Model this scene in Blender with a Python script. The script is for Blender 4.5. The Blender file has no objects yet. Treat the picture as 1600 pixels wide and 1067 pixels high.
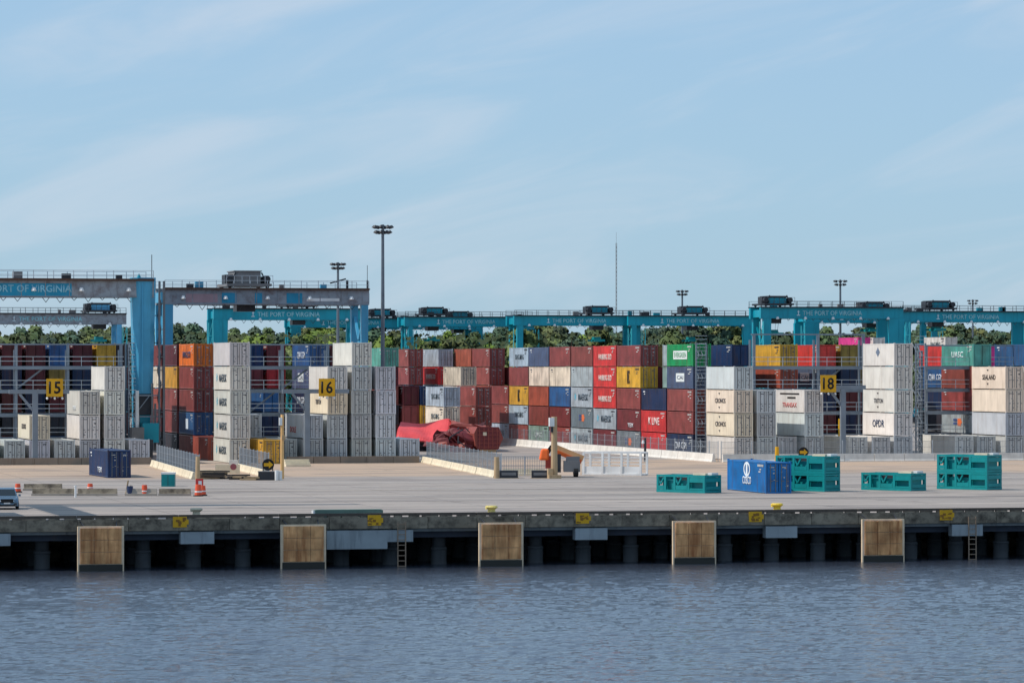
import bpy, bmesh, math, random
import numpy as np
from mathutils import Vector, Matrix

R = math.radians
rng = random.Random(7)
scene = bpy.context.scene
COL = scene.collection

# ------------------------------------------------------------------ camera, sky, sun, exposure
# World frame: x runs along the quay, y runs inland, z up, quay deck at z = 0 (metres).
YAW, FPX, CAM_H, HORIZON = R(13.43), 6200.0, 11.3, 576.0
cam_d = bpy.data.cameras.new('camera')
cam = bpy.data.objects.new('camera', cam_d); COL.objects.link(cam)
cam_d.sensor_width = 36.0
cam_d.lens = 36.0 * FPX / 1600.0
cam_d.clip_start = 1.0; cam_d.clip_end = 12000.0
cam.location = (0, 0, CAM_H)
cam.rotation_euler = (R(90) + math.atan((HORIZON - 533.5) / FPX), 0, -YAW)
scene.camera = cam

SUN_EL = R(48)
SUN_AZ = Vector((-math.cos(R(10)), math.sin(R(10)), 0))      # horizontal direction towards the sun
to_sun = (SUN_AZ * math.cos(SUN_EL) + Vector((0, 0, math.sin(SUN_EL)))).normalized()
sun_d = bpy.data.lights.new('sun', 'SUN'); sun_d.energy = 3.6; sun_d.angle = R(0.55); sun_d.color = (1.0, 0.94, 0.86)
sun = bpy.data.objects.new('sun', sun_d); COL.objects.link(sun)
sun.rotation_euler = to_sun.to_track_quat('Z', 'Y').to_euler()
sun.location = (-200, 300, 400)

world = bpy.data.worlds.new('World'); scene.world = world; world.use_nodes = True
wn = world.node_tree; wn.nodes.clear()
def N(tree, typ, **kw):
    n = tree.nodes.new(typ)
    for k, v in kw.items():
        setattr(n, k, v)
    return n
def L(tree, a, b): tree.links.new(a, b)
sky = N(wn, 'ShaderNodeTexSky', sky_type='NISHITA')
sky.sun_disc = False; sky.sun_elevation = SUN_EL
sky.sun_rotation = math.atan2(SUN_AZ.x, SUN_AZ.y)
sky.altitude = 0; sky.air_density = 1.0; sky.dust_density = 0.35; sky.ozone_density = 4.0
wtc = N(wn, 'ShaderNodeTexCoord')
wrot = N(wn, 'ShaderNodeMapping'); wrot.inputs['Rotation'].default_value = (0, R(13), 0)
wmap = N(wn, 'ShaderNodeMapping'); wmap.inputs['Scale'].default_value = (7.0, 7.0, 38.0)
wno = N(wn, 'ShaderNodeTexNoise'); wno.inputs['Scale'].default_value = 1.5; wno.inputs['Detail'].default_value = 6.0; wno.inputs['Roughness'].default_value = 0.55
wno.inputs['Distortion'].default_value = 0.6
wramp = N(wn, 'ShaderNodeMapRange'); wramp.interpolation_type = 'SMOOTHSTEP'
wramp.inputs['From Min'].default_value = 0.42; wramp.inputs['From Max'].default_value = 0.78
wramp.inputs['To Min'].default_value = 0.0; wramp.inputs['To Max'].default_value = 0.45
tint = N(wn, 'ShaderNodeMix', data_type='RGBA', blend_type='MULTIPLY'); tint.inputs[0].default_value = 1.0
tint.inputs[7].default_value = (0.60, 0.82, 1.06, 1)
cl = N(wn, 'ShaderNodeMix', data_type='RGBA'); cl.inputs[7].default_value = (5.3, 5.75, 6.45, 1)
veil = N(wn, 'ShaderNodeMix', data_type='RGBA'); veil.inputs[0].default_value = 0.66; veil.inputs[7].default_value = (3.35, 4.75, 6.1, 1)
wbg = N(wn, 'ShaderNodeBackground'); wbg.inputs['Strength'].default_value = 0.125
wout = N(wn, 'ShaderNodeOutputWorld')
L(wn, wtc.outputs['Generated'], wrot.inputs[0]); L(wn, wrot.outputs[0], wmap.inputs[0]); L(wn, wmap.outputs[0], wno.inputs['Vector'])
L(wn, wno.outputs['Fac'], wramp.inputs['Value']); L(wn, sky.outputs[0], tint.inputs[6])
L(wn, tint.outputs[2], veil.inputs[6]); L(wn, veil.outputs[2], cl.inputs[6]); L(wn, wramp.outputs[0], cl.inputs[0]); L(wn, cl.outputs[2], wbg.inputs['Color'])
L(wn, wbg.outputs[0], wout.inputs['Surface'])

scene.view_settings.view_transform = 'Standard'
scene.view_settings.look = 'None'
scene.view_settings.exposure = 0.0
scene.view_settings.gamma = 1.0
scene.view_settings.use_curve_mapping = False
scene.cycles.max_bounces = 6

# ------------------------------------------------------------------ placing helpers
CS, SN = math.cos(YAW), math.sin(YAW)
def pose(px, Y):
    """ground point seen at image column px, at camera depth Y"""
    X = (px - 800.0) / FPX * Y
    return X * CS + Y * SN, -X * SN + Y * CS
def gp(px, py):
    return pose(px, FPX * CAM_H / (py - HORIZON))
def ratio(px):
    r = (px - 800.0) / FPX
    return (SN + r * CS) / (CS - r * SN)
def at_t(px, t):
    return ratio(px) * t, t
def depth(s, t):
    return s * SN + t * CS
def pxm(s, t):
    return FPX / depth(s, t)

# ------------------------------------------------------------------ materials
def lin(c):
    return tuple(((x / 255.0) / 12.92 if x / 255.0 <= 0.04045 else ((x / 255.0 + 0.055) / 1.055) ** 2.4) for x in c) + (1.0,)
MATS = {}
def base_mat(name, rough=0.6, metal=0.0, spec=0.4):
    m = bpy.data.materials.new(name); m.use_nodes = True
    t = m.node_tree; b = t.nodes['Principled BSDF']
    b.inputs['Roughness'].default_value = rough; b.inputs['Metallic'].default_value = metal
    b.inputs['Specular IOR Level'].default_value = spec
    MATS[name] = m
    return m, t, b
def mat(name, rgb=None, rough=0.6, metal=0.0, dirt=0.25, scale=0.6, dlo=0.52, dhi=0.78, dirt_rgb=(90, 80, 70), objcol=False, streak=True, spec=0.4, bump=0.0, mottle=0.18, cont=False):
    """paint / steel / concrete: base colour, broad mottling, vertical streaks of dirt"""
    if name in MATS: return MATS[name]
    m, t, b = base_mat(name, rough, metal, spec)
    tc = N(t, 'ShaderNodeTexCoord'); oi = N(t, 'ShaderNodeObjectInfo')
    geo = N(t, 'ShaderNodeNewGeometry'); src = geo.outputs['Position'] if cont else tc.outputs['Object']
    mul = N(t, 'ShaderNodeMath', operation='MULTIPLY'); mul.inputs[1].default_value = 0.0 if cont else 60.0
    L(t, oi.outputs['Random'], mul.inputs[0])
    mp = N(t, 'ShaderNodeMapping'); mp.inputs['Scale'].default_value = (scale, scale, scale * (0.12 if streak else 1.0))
    L(t, src, mp.inputs[0])
    n1 = N(t, 'ShaderNodeTexNoise', noise_dimensions='4D'); n1.inputs['Scale'].default_value = 3.0; n1.inputs['Detail'].default_value = 5.0; n1.inputs['Roughness'].default_value = 0.65
    L(t, mp.outputs[0], n1.inputs['Vector']); L(t, mul.outputs[0], n1.inputs['W'])
    n2 = N(t, 'ShaderNodeTexNoise', noise_dimensions='4D'); n2.inputs['Scale'].default_value = scale * 0.9; n2.inputs['Detail'].default_value = 3.0
    L(t, src, n2.inputs['Vector']); L(t, mul.outputs[0], n2.inputs['W'])
    mr = N(t, 'ShaderNodeMapRange'); mr.inputs['From Min'].default_value = dlo; mr.inputs['From Max'].default_value = dhi
    mr.inputs['To Max'].default_value = dirt
    L(t, n1.outputs['Fac'], mr.inputs['Value'])
    mot = N(t, 'ShaderNodeMapRange'); mot.inputs['From Min'].default_value = 0.3; mot.inputs['From Max'].default_value = 0.7
    mot.inputs['To Min'].default_value = 1.0 - mottle; mot.inputs['To Max'].default_value = 1.0 + mottle * 0.5
    L(t, n2.outputs['Fac'], mot.inputs['Value'])
    mm = N(t, 'ShaderNodeMix', data_type='RGBA', blend_type='MULTIPLY'); mm.inputs[0].default_value = 1.0
    if objcol: L(t, oi.outputs['Color'], mm.inputs[6])
    else: mm.inputs[6].default_value = lin(rgb)
    L(t, mot.outputs[0], mm.inputs[7])
    mx = N(t, 'ShaderNodeMix', data_type='RGBA'); mx.inputs[7].default_value = lin(dirt_rgb)
    L(t, mm.outputs[2], mx.inputs[6]); L(t, mr.outputs[0], mx.inputs[0]); L(t, mx.outputs[2], b.inputs['Base Color'])
    if bump:
        bp = N(t, 'ShaderNodeBump'); bp.inputs['Strength'].default_value = bump; bp.inputs['Distance'].default_value = 0.03
        L(t, n1.outputs['Fac'], bp.inputs['Height']); L(t, bp.outputs[0], b.inputs['Normal'])
    return m

M_PAINT = mat('container_paint', objcol=True, rough=0.5, dirt=0.75, dirt_rgb=(92, 60, 46), scale=0.7, dlo=0.48, dhi=0.8, mottle=0.34)
M_REEFER = mat('reefer_panel', objcol=True, rough=0.45, dirt=0.5, dirt_rgb=(142, 116, 92), scale=0.55, dlo=0.5, dhi=0.82, mottle=0.14)
M_ROD = mat('galvanised_rod', (112, 114, 118), rough=0.45, metal=0.3, dirt=0.4)
M_LOGO = mat('lettering_paint', objcol=True, rough=0.5, dirt=0.2, dirt_rgb=(140, 130, 120))
M_STEEL = mat('rack_steel', (130, 140, 150), rough=0.5, metal=0.15, dirt=0.3)
M_RAIL = mat('rail_steel', (196, 202, 206), rough=0.45, metal=0.2, dirt=0.3)
M_BLUE = mat('crane_blue', (76, 164, 200), rough=0.42, dirt=0.5, scale=0.3, dirt_rgb=(60, 90, 110))
M_TEAL = mat('crane_teal', (8, 150, 170), rough=0.42, dirt=0.5, scale=0.3, dirt_rgb=(10, 80, 95))
M_GIRD = mat('girder_grey', (146, 154, 162), rough=0.55, dirt=0.75, scale=0.35, dirt_rgb=(98, 76, 74), dlo=0.46, dhi=0.7, streak=False)
M_WALKSHADE = mat('walkway_shade_brown', (88, 66, 56), rough=0.8, dirt=0.6, dirt_rgb=(50, 44, 44))  # dark brown carries the shade band along the near girder tops
M_DARK = mat('dark_steel', (52, 54, 60), rough=0.5, dirt=0.3)
M_HOUSE = mat('machinery_grey', (126, 124, 124), rough=0.55, dirt=0.3)
M_CONC = mat('concrete', (168, 158, 146), rough=0.85, dirt=0.5, scale=0.7, dirt_rgb=(96, 88, 80), bump=0.3)
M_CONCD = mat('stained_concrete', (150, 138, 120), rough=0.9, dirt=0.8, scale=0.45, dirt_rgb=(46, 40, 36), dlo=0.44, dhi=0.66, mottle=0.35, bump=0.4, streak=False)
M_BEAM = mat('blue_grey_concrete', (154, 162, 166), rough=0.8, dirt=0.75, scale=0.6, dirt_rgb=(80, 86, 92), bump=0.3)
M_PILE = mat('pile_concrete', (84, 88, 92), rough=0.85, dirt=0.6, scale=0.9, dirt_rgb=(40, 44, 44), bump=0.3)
M_CREAM = mat('cream_concrete', (226, 212, 184), rough=0.85, dirt=0.3, scale=0.9, dirt_rgb=(150, 132, 110), bump=0.3)
M_WHITEB = mat('white_concrete', (226, 220, 210), rough=0.8, dirt=0.3, scale=0.9, dirt_rgb=(160, 150, 140), bump=0.2)
M_YEL = mat('yellow_paint', (226, 170, 20), rough=0.5, dirt=0.4, dirt_rgb=(140, 90, 30))
M_BLACK = mat('black_paint', (16, 16, 18), rough=0.5, dirt=0.1)
M_WOOD = mat('weathered_timber', (186, 158, 122), rough=0.85, dirt=0.5, dirt_rgb=(110, 86, 62))
M_TEALBOX = mat('teal_paint', (4, 138, 140), rough=0.45, dirt=0.3, scale=0.9, dirt_rgb=(20, 92, 92))
M_WHITE = mat('white_paint', (232, 232, 230), rough=0.45, dirt=0.15, dirt_rgb=(160, 150, 140))
M_ORANGE = mat('orange_paint', (255, 112, 40), rough=0.5, dirt=0.2, dirt_rgb=(150, 70, 40))
M_RUBBER = mat('rubber', (26, 26, 28), rough=0.9, dirt=0.3)
M_GREYGREEN = mat('grey_green_paint', (104, 128, 116), rough=0.6, dirt=0.5, dirt_rgb=(70, 86, 76))
M_FENDER = mat('rusty_fender_pad', (240, 178, 120), rough=0.85, dirt=0.75, scale=0.8, dirt_rgb=(138, 70, 30), dlo=0.42, dhi=0.66, mottle=0.55, bump=0.4, streak=True, cont=True)
M_FRAME = mat('fender_frame', (236, 212, 180), rough=0.8, dirt=0.45, scale=1.2, dirt_rgb=(140, 92, 56))
M_WET = mat('wet_weed', (38, 36, 30), rough=0.35, dirt=0.5, dirt_rgb=(22, 26, 20), streak=False)
M_GLASS = mat('tinted_glass', (18, 30, 38), rough=0.08, dirt=0.0, mottle=0.0, spec=0.9)
M_CAR = mat('silver_blue_paint', (104, 130, 152), rough=0.25, metal=0.4, dirt=0.05, mottle=0.03)
M_LAMP = mat('lamp_lens', (225, 232, 238), rough=0.15, dirt=0.0, mottle=0.0)
M_BRICKRED = mat('bitter_red', (238, 84, 86), rough=0.5, dirt=0.3, scale=0.5, dirt_rgb=(150, 50, 50))
M_TRUNK = mat('bark', (84, 70, 58), rough=0.9, dirt=0.4)

def leaf_material():
    m, t, b = base_mat('leaves', 0.7, 0, 0.2)
    oi = N(t, 'ShaderNodeObjectInfo'); g = N(t, 'ShaderNodeNewGeometry')
    mr = N(t, 'ShaderNodeMapRange'); mr.inputs['To Min'].default_value = 0.82; mr.inputs['To Max'].default_value = 1.2
    L(t, g.outputs['Random Per Island'], mr.inputs['Value'])
    mm = N(t, 'ShaderNodeMix', data_type='RGBA', blend_type='MULTIPLY'); mm.inputs[0].default_value = 1.0
    L(t, oi.outputs['Color'], mm.inputs[6]); L(t, mr.outputs[0], mm.inputs[7]); L(t, mm.outputs[2], b.inputs['Base Color'])
    return m
M_LEAF = leaf_material()

def ground_material():
    m, t, b = base_mat('apron_concrete', 0.85, 0, 0.25)
    g = N(t, 'ShaderNodeNewGeometry'); sx = N(t, 'ShaderNodeSeparateXYZ'); L(t, g.outputs['Position'], sx.inputs[0])
    def noise(scale_xyz, sc, det=5.0, rough=0.6):
        mp = N(t, 'ShaderNodeMapping'); mp.inputs['Scale'].default_value = scale_xyz
        L(t, g.outputs['Position'], mp.inputs[0])
        n = N(t, 'ShaderNodeTexNoise'); n.inputs['Scale'].default_value = sc; n.inputs['Detail'].default_value = det; n.inputs['Roughness'].default_value = rough
        L(t, mp.outputs[0], n.inputs['Vector']); return n.outputs['Fac']
    def mrange(v, a, c, lo, hi, smooth=False):
        q = N(t, 'ShaderNodeMapRange')
        if smooth: q.interpolation_type = 'SMOOTHSTEP'
        q.inputs['From Min'].default_value = a; q.inputs['From Max'].default_value = c; q.inputs['To Min'].default_value = lo; q.inputs['To Max'].default_value = hi
        L(t, v, q.inputs['Value']); return q.outputs[0]
    def math_(op, a, c):
        q = N(t, 'ShaderNodeMath', operation=op)
        for i, v in enumerate((a, c)):
            if isinstance(v, (int, float)): q.inputs[i].default_value = v
            else: L(t, v, q.inputs[i])
        return q.outputs[0]
    def mix(f, a, c, blend='MIX'):
        q = N(t, 'ShaderNodeMix', data_type='RGBA', blend_type=blend)
        for i, v in ((0, f), (6, a), (7, c)):
            if isinstance(v, (int, float)): q.inputs[i].default_value = v
            elif isinstance(v, tuple): q.inputs[i].default_value = v
            else: L(t, v, q.inputs[i])
        return q.outputs[2]
    fine = noise((1, 1, 1), 0.9, 6, 0.7); streak = noise((0.018, 0.35, 1), 1.0, 5, 0.6); streak2 = noise((0.05, 1.1, 1), 1.0, 4, 0.6); broad = noise((0.03, 0.06, 1), 1.0, 3)
    c = mix(mrange(broad, 0.35, 0.65, 0, 1), lin((157, 146, 137)), lin((172, 160, 150)))
    c = mix(mrange(streak, 0.44, 0.66, 0, 0.7), c, lin((122, 118, 118)))
    c = mix(mrange(streak2, 0.50, 0.74, 0, 0.5), c, lin((192, 182, 172)))
    c = mix(mrange(fine, 0.52, 0.75, 0, 0.35), c, lin((112, 106, 102)))
    # worn tan strip in front of the stacks
    edge = math_('ADD', sx.outputs['Y'], mrange(noise((0.05, 0.1, 1), 1.0, 4), 0, 1, -24, 24))
    tan = math_('MULTIPLY', mrange(edge, 398, 420, 0, 1, True), mrange(edge, 470, 486, 1, 0, True))
    tan = math_('MULTIPLY', tan, mrange(streak2, 0.40, 0.58, 0.35, 0.95))
    c = mix(tan, c, lin((194, 164, 136)))
    patch = noise((0.045, 0.12, 1), 1.0, 2, 0.4)
    c = mix(mrange(patch, 0.58, 0.61, 0, 0.45), c, lin((120, 112, 108)))
    tyre = noise((0.006, 1.6, 1), 1.0, 3, 0.5)
    c = mix(mrange(tyre, 0.56, 0.66, 0, 0.6), c, lin((96, 92, 92)))
    stain = noise((0.22, 0.22, 1), 1.0, 4, 0.7)
    c = mix(mrange(stain, 0.60, 0.72, 0, 0.65), c, lin((88, 82, 78)))
    # slab joints
    fy = math_('FRACT', math_('DIVIDE', sx.outputs['Y'], 9.2), 0.0); jy = math_('LESS_THAN', fy, 0.022)
    fx = math_('FRACT', math_('DIVIDE', sx.outputs['X'], 9.2), 0.0); jx = math_('LESS_THAN', fx, 0.010)
    c = mix(math_('MULTIPLY', math_('MAXIMUM', jx, jy), 0.65), c, lin((74, 70, 68)))
    L(t, c, b.inputs['Base Color'])
    bp = N(t, 'ShaderNodeBump'); bp.inputs['Strength'].default_value = 0.25; bp.inputs['Distance'].default_value = 0.02
    L(t, fine, bp.inputs['Height']); L(t, bp.outputs[0], b.inputs['Normal'])
    return m
M_GROUND = ground_material()

def water_material():
    m, t, b = base_mat('river_water', 0.06, 0, 0.5)
    b.inputs['Base Color'].default_value = (0.038, 0.048, 0.070, 1); b.inputs['IOR'].default_value = 1.45
    g = N(t, 'ShaderNodeNewGeometry')
    mp = N(t, 'ShaderNodeMapping'); mp.inputs['Scale'].default_value = (0.7, 1.6, 1.0); mp.inputs['Rotation'].default_value = (0, 0, R(-10))
    L(t, g.outputs['Position'], mp.inputs[0])
    n = N(t, 'ShaderNodeTexNoise'); n.inputs['Scale'].default_value = 2.4; n.inputs['Detail'].default_value = 5.0; n.inputs['Roughness'].default_value = 0.6
    L(t, mp.outputs[0], n.inputs['Vector'])
    bp = N(t, 'ShaderNodeBump'); bp.inputs['Strength'].default_value = 0.85; bp.inputs['Distance'].default_value = 0.10
    L(t, n.outputs['Fac'], bp.inputs['Height']); L(t, bp.outputs[0], b.inputs['Normal'])
    return m
M_WATER = water_material()

# ------------------------------------------------------------------ mesh helpers
class MB:
    def __init__(self): self.v = []; self.f = []
    def add(self, vs, fs):
        n = len(self.v); self.v += [tuple(p) for p in vs]; self.f += [tuple(i + n for i in q) for q in fs]
        return self
    def box(self, cx, cy, cz, sx, sy, sz, rz=0.0):
        """centre x, centre y, bottom z"""
        hx, hy = sx / 2, sy / 2; c, s = math.cos(rz), math.sin(rz); vs = []
        for z in (cz, cz + sz):
            for x, y in ((-hx, -hy), (hx, -hy), (hx, hy), (-hx, hy)):
                vs.append((cx + x * c - y * s, cy + x * s + y * c, z))
        return self.add(vs, [(0, 3, 2, 1), (4, 5, 6, 7), (0, 1, 5, 4), (1, 2, 6, 5), (2, 3, 7, 6), (3, 0, 4, 7)])
    def hexa(self, lo, hi):
        """two quads (4 points each, counter-clockwise from above): bottom and top"""
        return self.add(list(lo) + list(hi), [(0, 3, 2, 1), (4, 5, 6, 7), (0, 1, 5, 4), (1, 2, 6, 5), (2, 3, 7, 6), (3, 0, 4, 7)])
    def bar(self, p, q, w, h=None):
        h = h or w; p, q = Vector(p), Vector(q); d = (q - p).normalized()
        up = Vector((0, 0, 1)) if abs(d.z) < 0.95 else Vector((0, 1, 0))
        a = d.cross(up).normalized() * w / 2; b_ = a.cross(d).normalized() * h / 2
        vs = [p - a - b_, p + a - b_, p + a + b_, p - a + b_, q - a - b_, q + a - b_, q + a + b_, q - a + b_]
        return self.add(vs, [(0, 1, 2, 3), (7, 6, 5, 4), (4, 5, 1, 0), (5, 6, 2, 1), (6, 7, 3, 2), (7, 4, 0, 3)])
    def cyl(self, p, q, r0, r1=None, n=10, caps=True):
        r1 = r0 if r1 is None else r1; p, q = Vector(p), Vector(q); d = (q - p).normalized()
        up = Vector((0, 0, 1)) if abs(d.z) < 0.95 else Vector((1, 0, 0))
        a = d.cross(up).normalized(); b_ = d.cross(a).normalized(); vs = []
        for c, r in ((p, r0), (q, r1)):
            for i in range(n):
                t = 2 * math.pi * i / n; vs.append(c + a * math.cos(t) * r + b_ * math.sin(t) * r)
        fs = [(i, (i + 1) % n, n + (i + 1) % n, n + i) for i in range(n)]
        if caps: fs += [tuple(range(n))[::-1], tuple(range(n, 2 * n))]
        return self.add(vs, fs)
    def mesh(self, name, m, smooth=False):
        me = bpy.data.meshes.new(name); me.from_pydata(self.v, [], self.f); me.update()
        bm = bmesh.new(); bm.from_mesh(me); bmesh.ops.recalc_face_normals(bm, faces=bm.faces); bm.to_mesh(me); bm.free()
        me.materials.append(m)
        if smooth:
            for p in me.polygons: p.use_smooth = True
        return me
    def build(self, name, m, parent=None, loc=(0, 0, 0), rz=0.0, smooth=False, color=None):
        return put(name, self.mesh(name, m, smooth), parent, loc, rz, color)
def put(name, me, parent=None, loc=(0, 0, 0), rz=0.0, color=None):
    o = bpy.data.objects.new(name, me); COL.objects.link(o)
    o.location = loc; o.rotation_euler = (0, 0, rz)
    if parent: o.parent = parent
    if color: o.color = color
    return o
def tag(o, label=None, cat=None, group=None, kind=None):
    if label: o['label'] = label
    if cat: o['category'] = cat
    if group: o['group'] = group
    if kind: o['kind'] = kind
    return o
def thing(name, label, cat, loc=(0, 0, 0), rz=0.0, group=None):
    o = bpy.data.objects.new(name, None); COL.objects.link(o); o.empty_display_size = 0.5
    o.location = loc; o.rotation_euler = (0, 0, rz)
    return tag(o, label, cat, group)
CACHE = {}
def cached(key, fn):
    if key not in CACHE: CACHE[key] = fn()
    return CACHE[key]
def kids(o): return list(o.children)
def copy_tree(o, parent=None):
    c = o.copy(); COL.objects.link(c)
    if parent: c.parent = parent
    for ch in kids(o): copy_tree(ch, c)
    return c

def text_mesh(s, width, height, face, m=None):
    """lettering facing -x ('W') or -y ('S'), centred on the origin"""
    def make():
        cu = bpy.data.curves.new('letters', 'FONT'); cu.body = s; cu.align_x = 'CENTER'; cu.resolution_u = 2; cu.extrude = 0.0; cu.offset = 0.02
        ob = bpy.data.objects.new('letters_tmp', cu); COL.objects.link(ob)
        dg = bpy.context.evaluated_depsgraph_get(); me = bpy.data.meshes.new_from_object(ob.evaluated_get(dg))
        bpy.data.objects.remove(ob); bpy.data.curves.remove(cu)
        co = np.array([v.co[:] for v in me.vertices]); lo, hi = co.min(0), co.max(0)
        for v in me.vertices:
            x = ((v.co.x - lo[0]) / (hi[0] - lo[0]) - 0.5) * width; y = ((v.co.y - lo[1]) / (hi[1] - lo[1]) - 0.5) * height
            v.co = (0, -x, y) if face == 'W' else (x, 0, y)
        bm = bmesh.new(); bm.from_mesh(me)
        r = bmesh.ops.extrude_face_region(bm, geom=bm.faces[:])
        d = Vector((0.012, 0, 0)) if face == 'W' else Vector((0, 0.012, 0))
        bmesh.ops.translate(bm, verts=[e for e in r['geom'] if isinstance(e, bmesh.types.BMVert)], vec=d)
        bmesh.ops.recalc_face_normals(bm, faces=bm.faces); bm.to_mesh(me); bm.free()
        me.materials.clear(); me.materials.append(m or M_LOGO); me.name = 'lettering'
        return me
    return cached(('txt', s, round(width, 2), round(height, 2), face, m.name if m else ''), make)

# ================================================================== SETTING: ground, quay, water
TQ = 296.3                                   # quay edge (y)
WATER_Z = -3.76
Q0, Q1 = -70.0, 230.0
FENDER_S = [38.9 + 15.33 * k for k in range(5)]
gb = MB(); gb.add([(-3000, TQ, 0), (3000, TQ, 0), (3000, 7000, 0), (-3000, 7000, 0)], [(0, 1, 2, 3)])
tag(gb.build('ground', M_GROUND), kind='structure')

def water():
    s0, s1, t0, t1, c = 8.0, 122.0, 176.0, 318.0, 0.24
    nx, ny = int((s1 - s0) / c) + 1, int((t1 - t0) / c) + 1
    xs = np.linspace(s0, s1, nx); ys = np.linspace(t0, t1, ny); X, Y = np.meshgrid(xs, ys)
    r = np.random.RandomState(4); Z = np.zeros_like(X)
    for i in range(110):
        lam = 0.6 * (4.2 / 0.6) ** (r.rand() ** 1.5); k = 2 * math.pi / lam
        th = R(-105) + r.randn() * 0.75; a = 0.0066 * lam ** 0.74 * (0.5 + r.rand()) / 3.0
        ph = r.rand() * 7
        Z += a * np.sin(k * (X * math.cos(th) + Y * math.sin(th)) + ph)
    gust = 0.85 + 0.16 * np.sin(X * 0.061 + Y * 0.034 + 1.0) * np.sin(Y * 0.083 - X * 0.021) + 0.07 * np.sin(Y * 0.21 + X * 0.05)
    calm = np.clip((TQ - 1.0 - Y) / 14.0, 0.12, 1.0)
    fade = np.minimum.reduce([np.clip((X - s0) / 4, 0, 1), np.clip((s1 - X) / 4, 0, 1), np.clip((Y - t0) / 4, 0, 1), np.clip((t1 - Y) / 2, 0, 1)])
    Z = Z * gust * calm * fade + WATER_Z
    co = np.stack([X, Y, Z], -1).reshape(-1, 3)
    i = np.arange(nx * ny).reshape(ny, nx)
    q = np.stack([i[:-1, :-1], i[:-1, 1:], i[1:, 1:], i[1:, :-1]], -1).reshape(-1, 4)
    n = len(co); w = WATER_Z
    ring = np.array([(-3000, -3000, w), (3000, -3000, w), (3000, t0, w), (-3000, t0, w), (-3000, t1, w), (s0, t1, w), (s0, t0, w), (s1, t0, w), (s1, t1, w), (3000, t1, w)])
    rf = np.array([(0, 1, 2, 3), (3, 6, 5, 4), (7, 2, 9, 8)]) + n
    co = np.vstack([co, ring]); q = np.vstack([q, rf])
    me = bpy.data.meshes.new('river'); me.vertices.add(len(co)); me.vertices.foreach_set('co', co.ravel())
    me.loops.add(q.size); me.loops.foreach_set('vertex_index', q.ravel().astype(np.int32))
    me.polygons.add(len(q)); me.polygons.foreach_set('loop_start', np.arange(len(q), dtype=np.int32) * 4)
    me.polygons.foreach_set('use_smooth', np.ones(len(q), bool)); me.update(calc_edges=True); me.validate(); me.materials.append(M_WATER)
    tag(put('river_water', me), kind='structure')
water()

# quay structure: panels of the fascia, kerb with slots, soffit, beams, piles
quay = thing('quay_wharf', 'long concrete wharf on piles with stained edge above the river', 'wharf', (0, TQ, 0))
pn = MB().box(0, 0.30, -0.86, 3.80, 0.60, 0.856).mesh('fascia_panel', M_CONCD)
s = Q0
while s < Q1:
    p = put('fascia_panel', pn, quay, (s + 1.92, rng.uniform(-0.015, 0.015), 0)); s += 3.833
kb = MB(); n = 0
for k in range(int((Q1 - Q0) / 1.25)):
    kb.box(Q0 + k * 1.25 + 0.62, 0.27, 0.003, rng.choice((0.62, 0.8, 0.95, 1.25, 1.25)), 0.30, 0.11)
kb.build('kerb_block', M_CONCD, quay)['kind'] = 'stuff'
kl = MB().box(0, 0.27, 0.115, 7.60, 0.34, 0.20).mesh('kerb_beam', mat('kerb_timber', (92, 82, 74), rough=0.9, dirt=0.6, dirt_rgb=(50, 44, 40), scale=0.8))
s = Q0
while s < Q1:
    put('kerb_beam', kl, quay, (s + 3.83, 0, 0)); s += 7.666
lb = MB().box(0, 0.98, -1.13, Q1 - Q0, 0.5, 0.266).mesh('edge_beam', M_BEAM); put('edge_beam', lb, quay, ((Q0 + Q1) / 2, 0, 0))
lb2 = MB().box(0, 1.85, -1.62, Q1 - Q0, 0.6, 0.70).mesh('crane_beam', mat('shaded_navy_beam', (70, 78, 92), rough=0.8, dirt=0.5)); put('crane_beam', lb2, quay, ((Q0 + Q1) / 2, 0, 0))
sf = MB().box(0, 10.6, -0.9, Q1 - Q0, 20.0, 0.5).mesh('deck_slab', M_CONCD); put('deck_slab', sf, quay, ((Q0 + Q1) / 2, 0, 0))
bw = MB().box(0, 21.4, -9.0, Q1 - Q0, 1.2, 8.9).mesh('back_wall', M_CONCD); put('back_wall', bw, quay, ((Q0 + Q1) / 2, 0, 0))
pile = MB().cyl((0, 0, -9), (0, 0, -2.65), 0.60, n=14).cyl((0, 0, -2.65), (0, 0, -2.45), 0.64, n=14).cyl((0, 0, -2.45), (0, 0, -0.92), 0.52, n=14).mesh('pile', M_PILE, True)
k = -24
while 38.9 + k * 3.8325 < 205:
    for row in range(4):
        put('pile', pile, quay, (38.9 + k * 3.8325, 3.3 + row * 5.0, 0))
    k += 1
capm = MB().box(0, 0.42, -1.88, 2.55, 0.9, 0.90).mesh('pile_cap', M_BEAM)
for k in range(-2, 9):
    put('pile_cap', capm, quay, (38.9 + 15.33 * k + 7.5, 0.06, 0))
sx, _ = at_t(558, TQ)
put('pile_cap', MB().box(0, 0.4, -2.40, 4.7, 0.9, 1.42).mesh('pile_cap_long', M_BEAM), quay, (sx, 0.02, 0))
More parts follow.
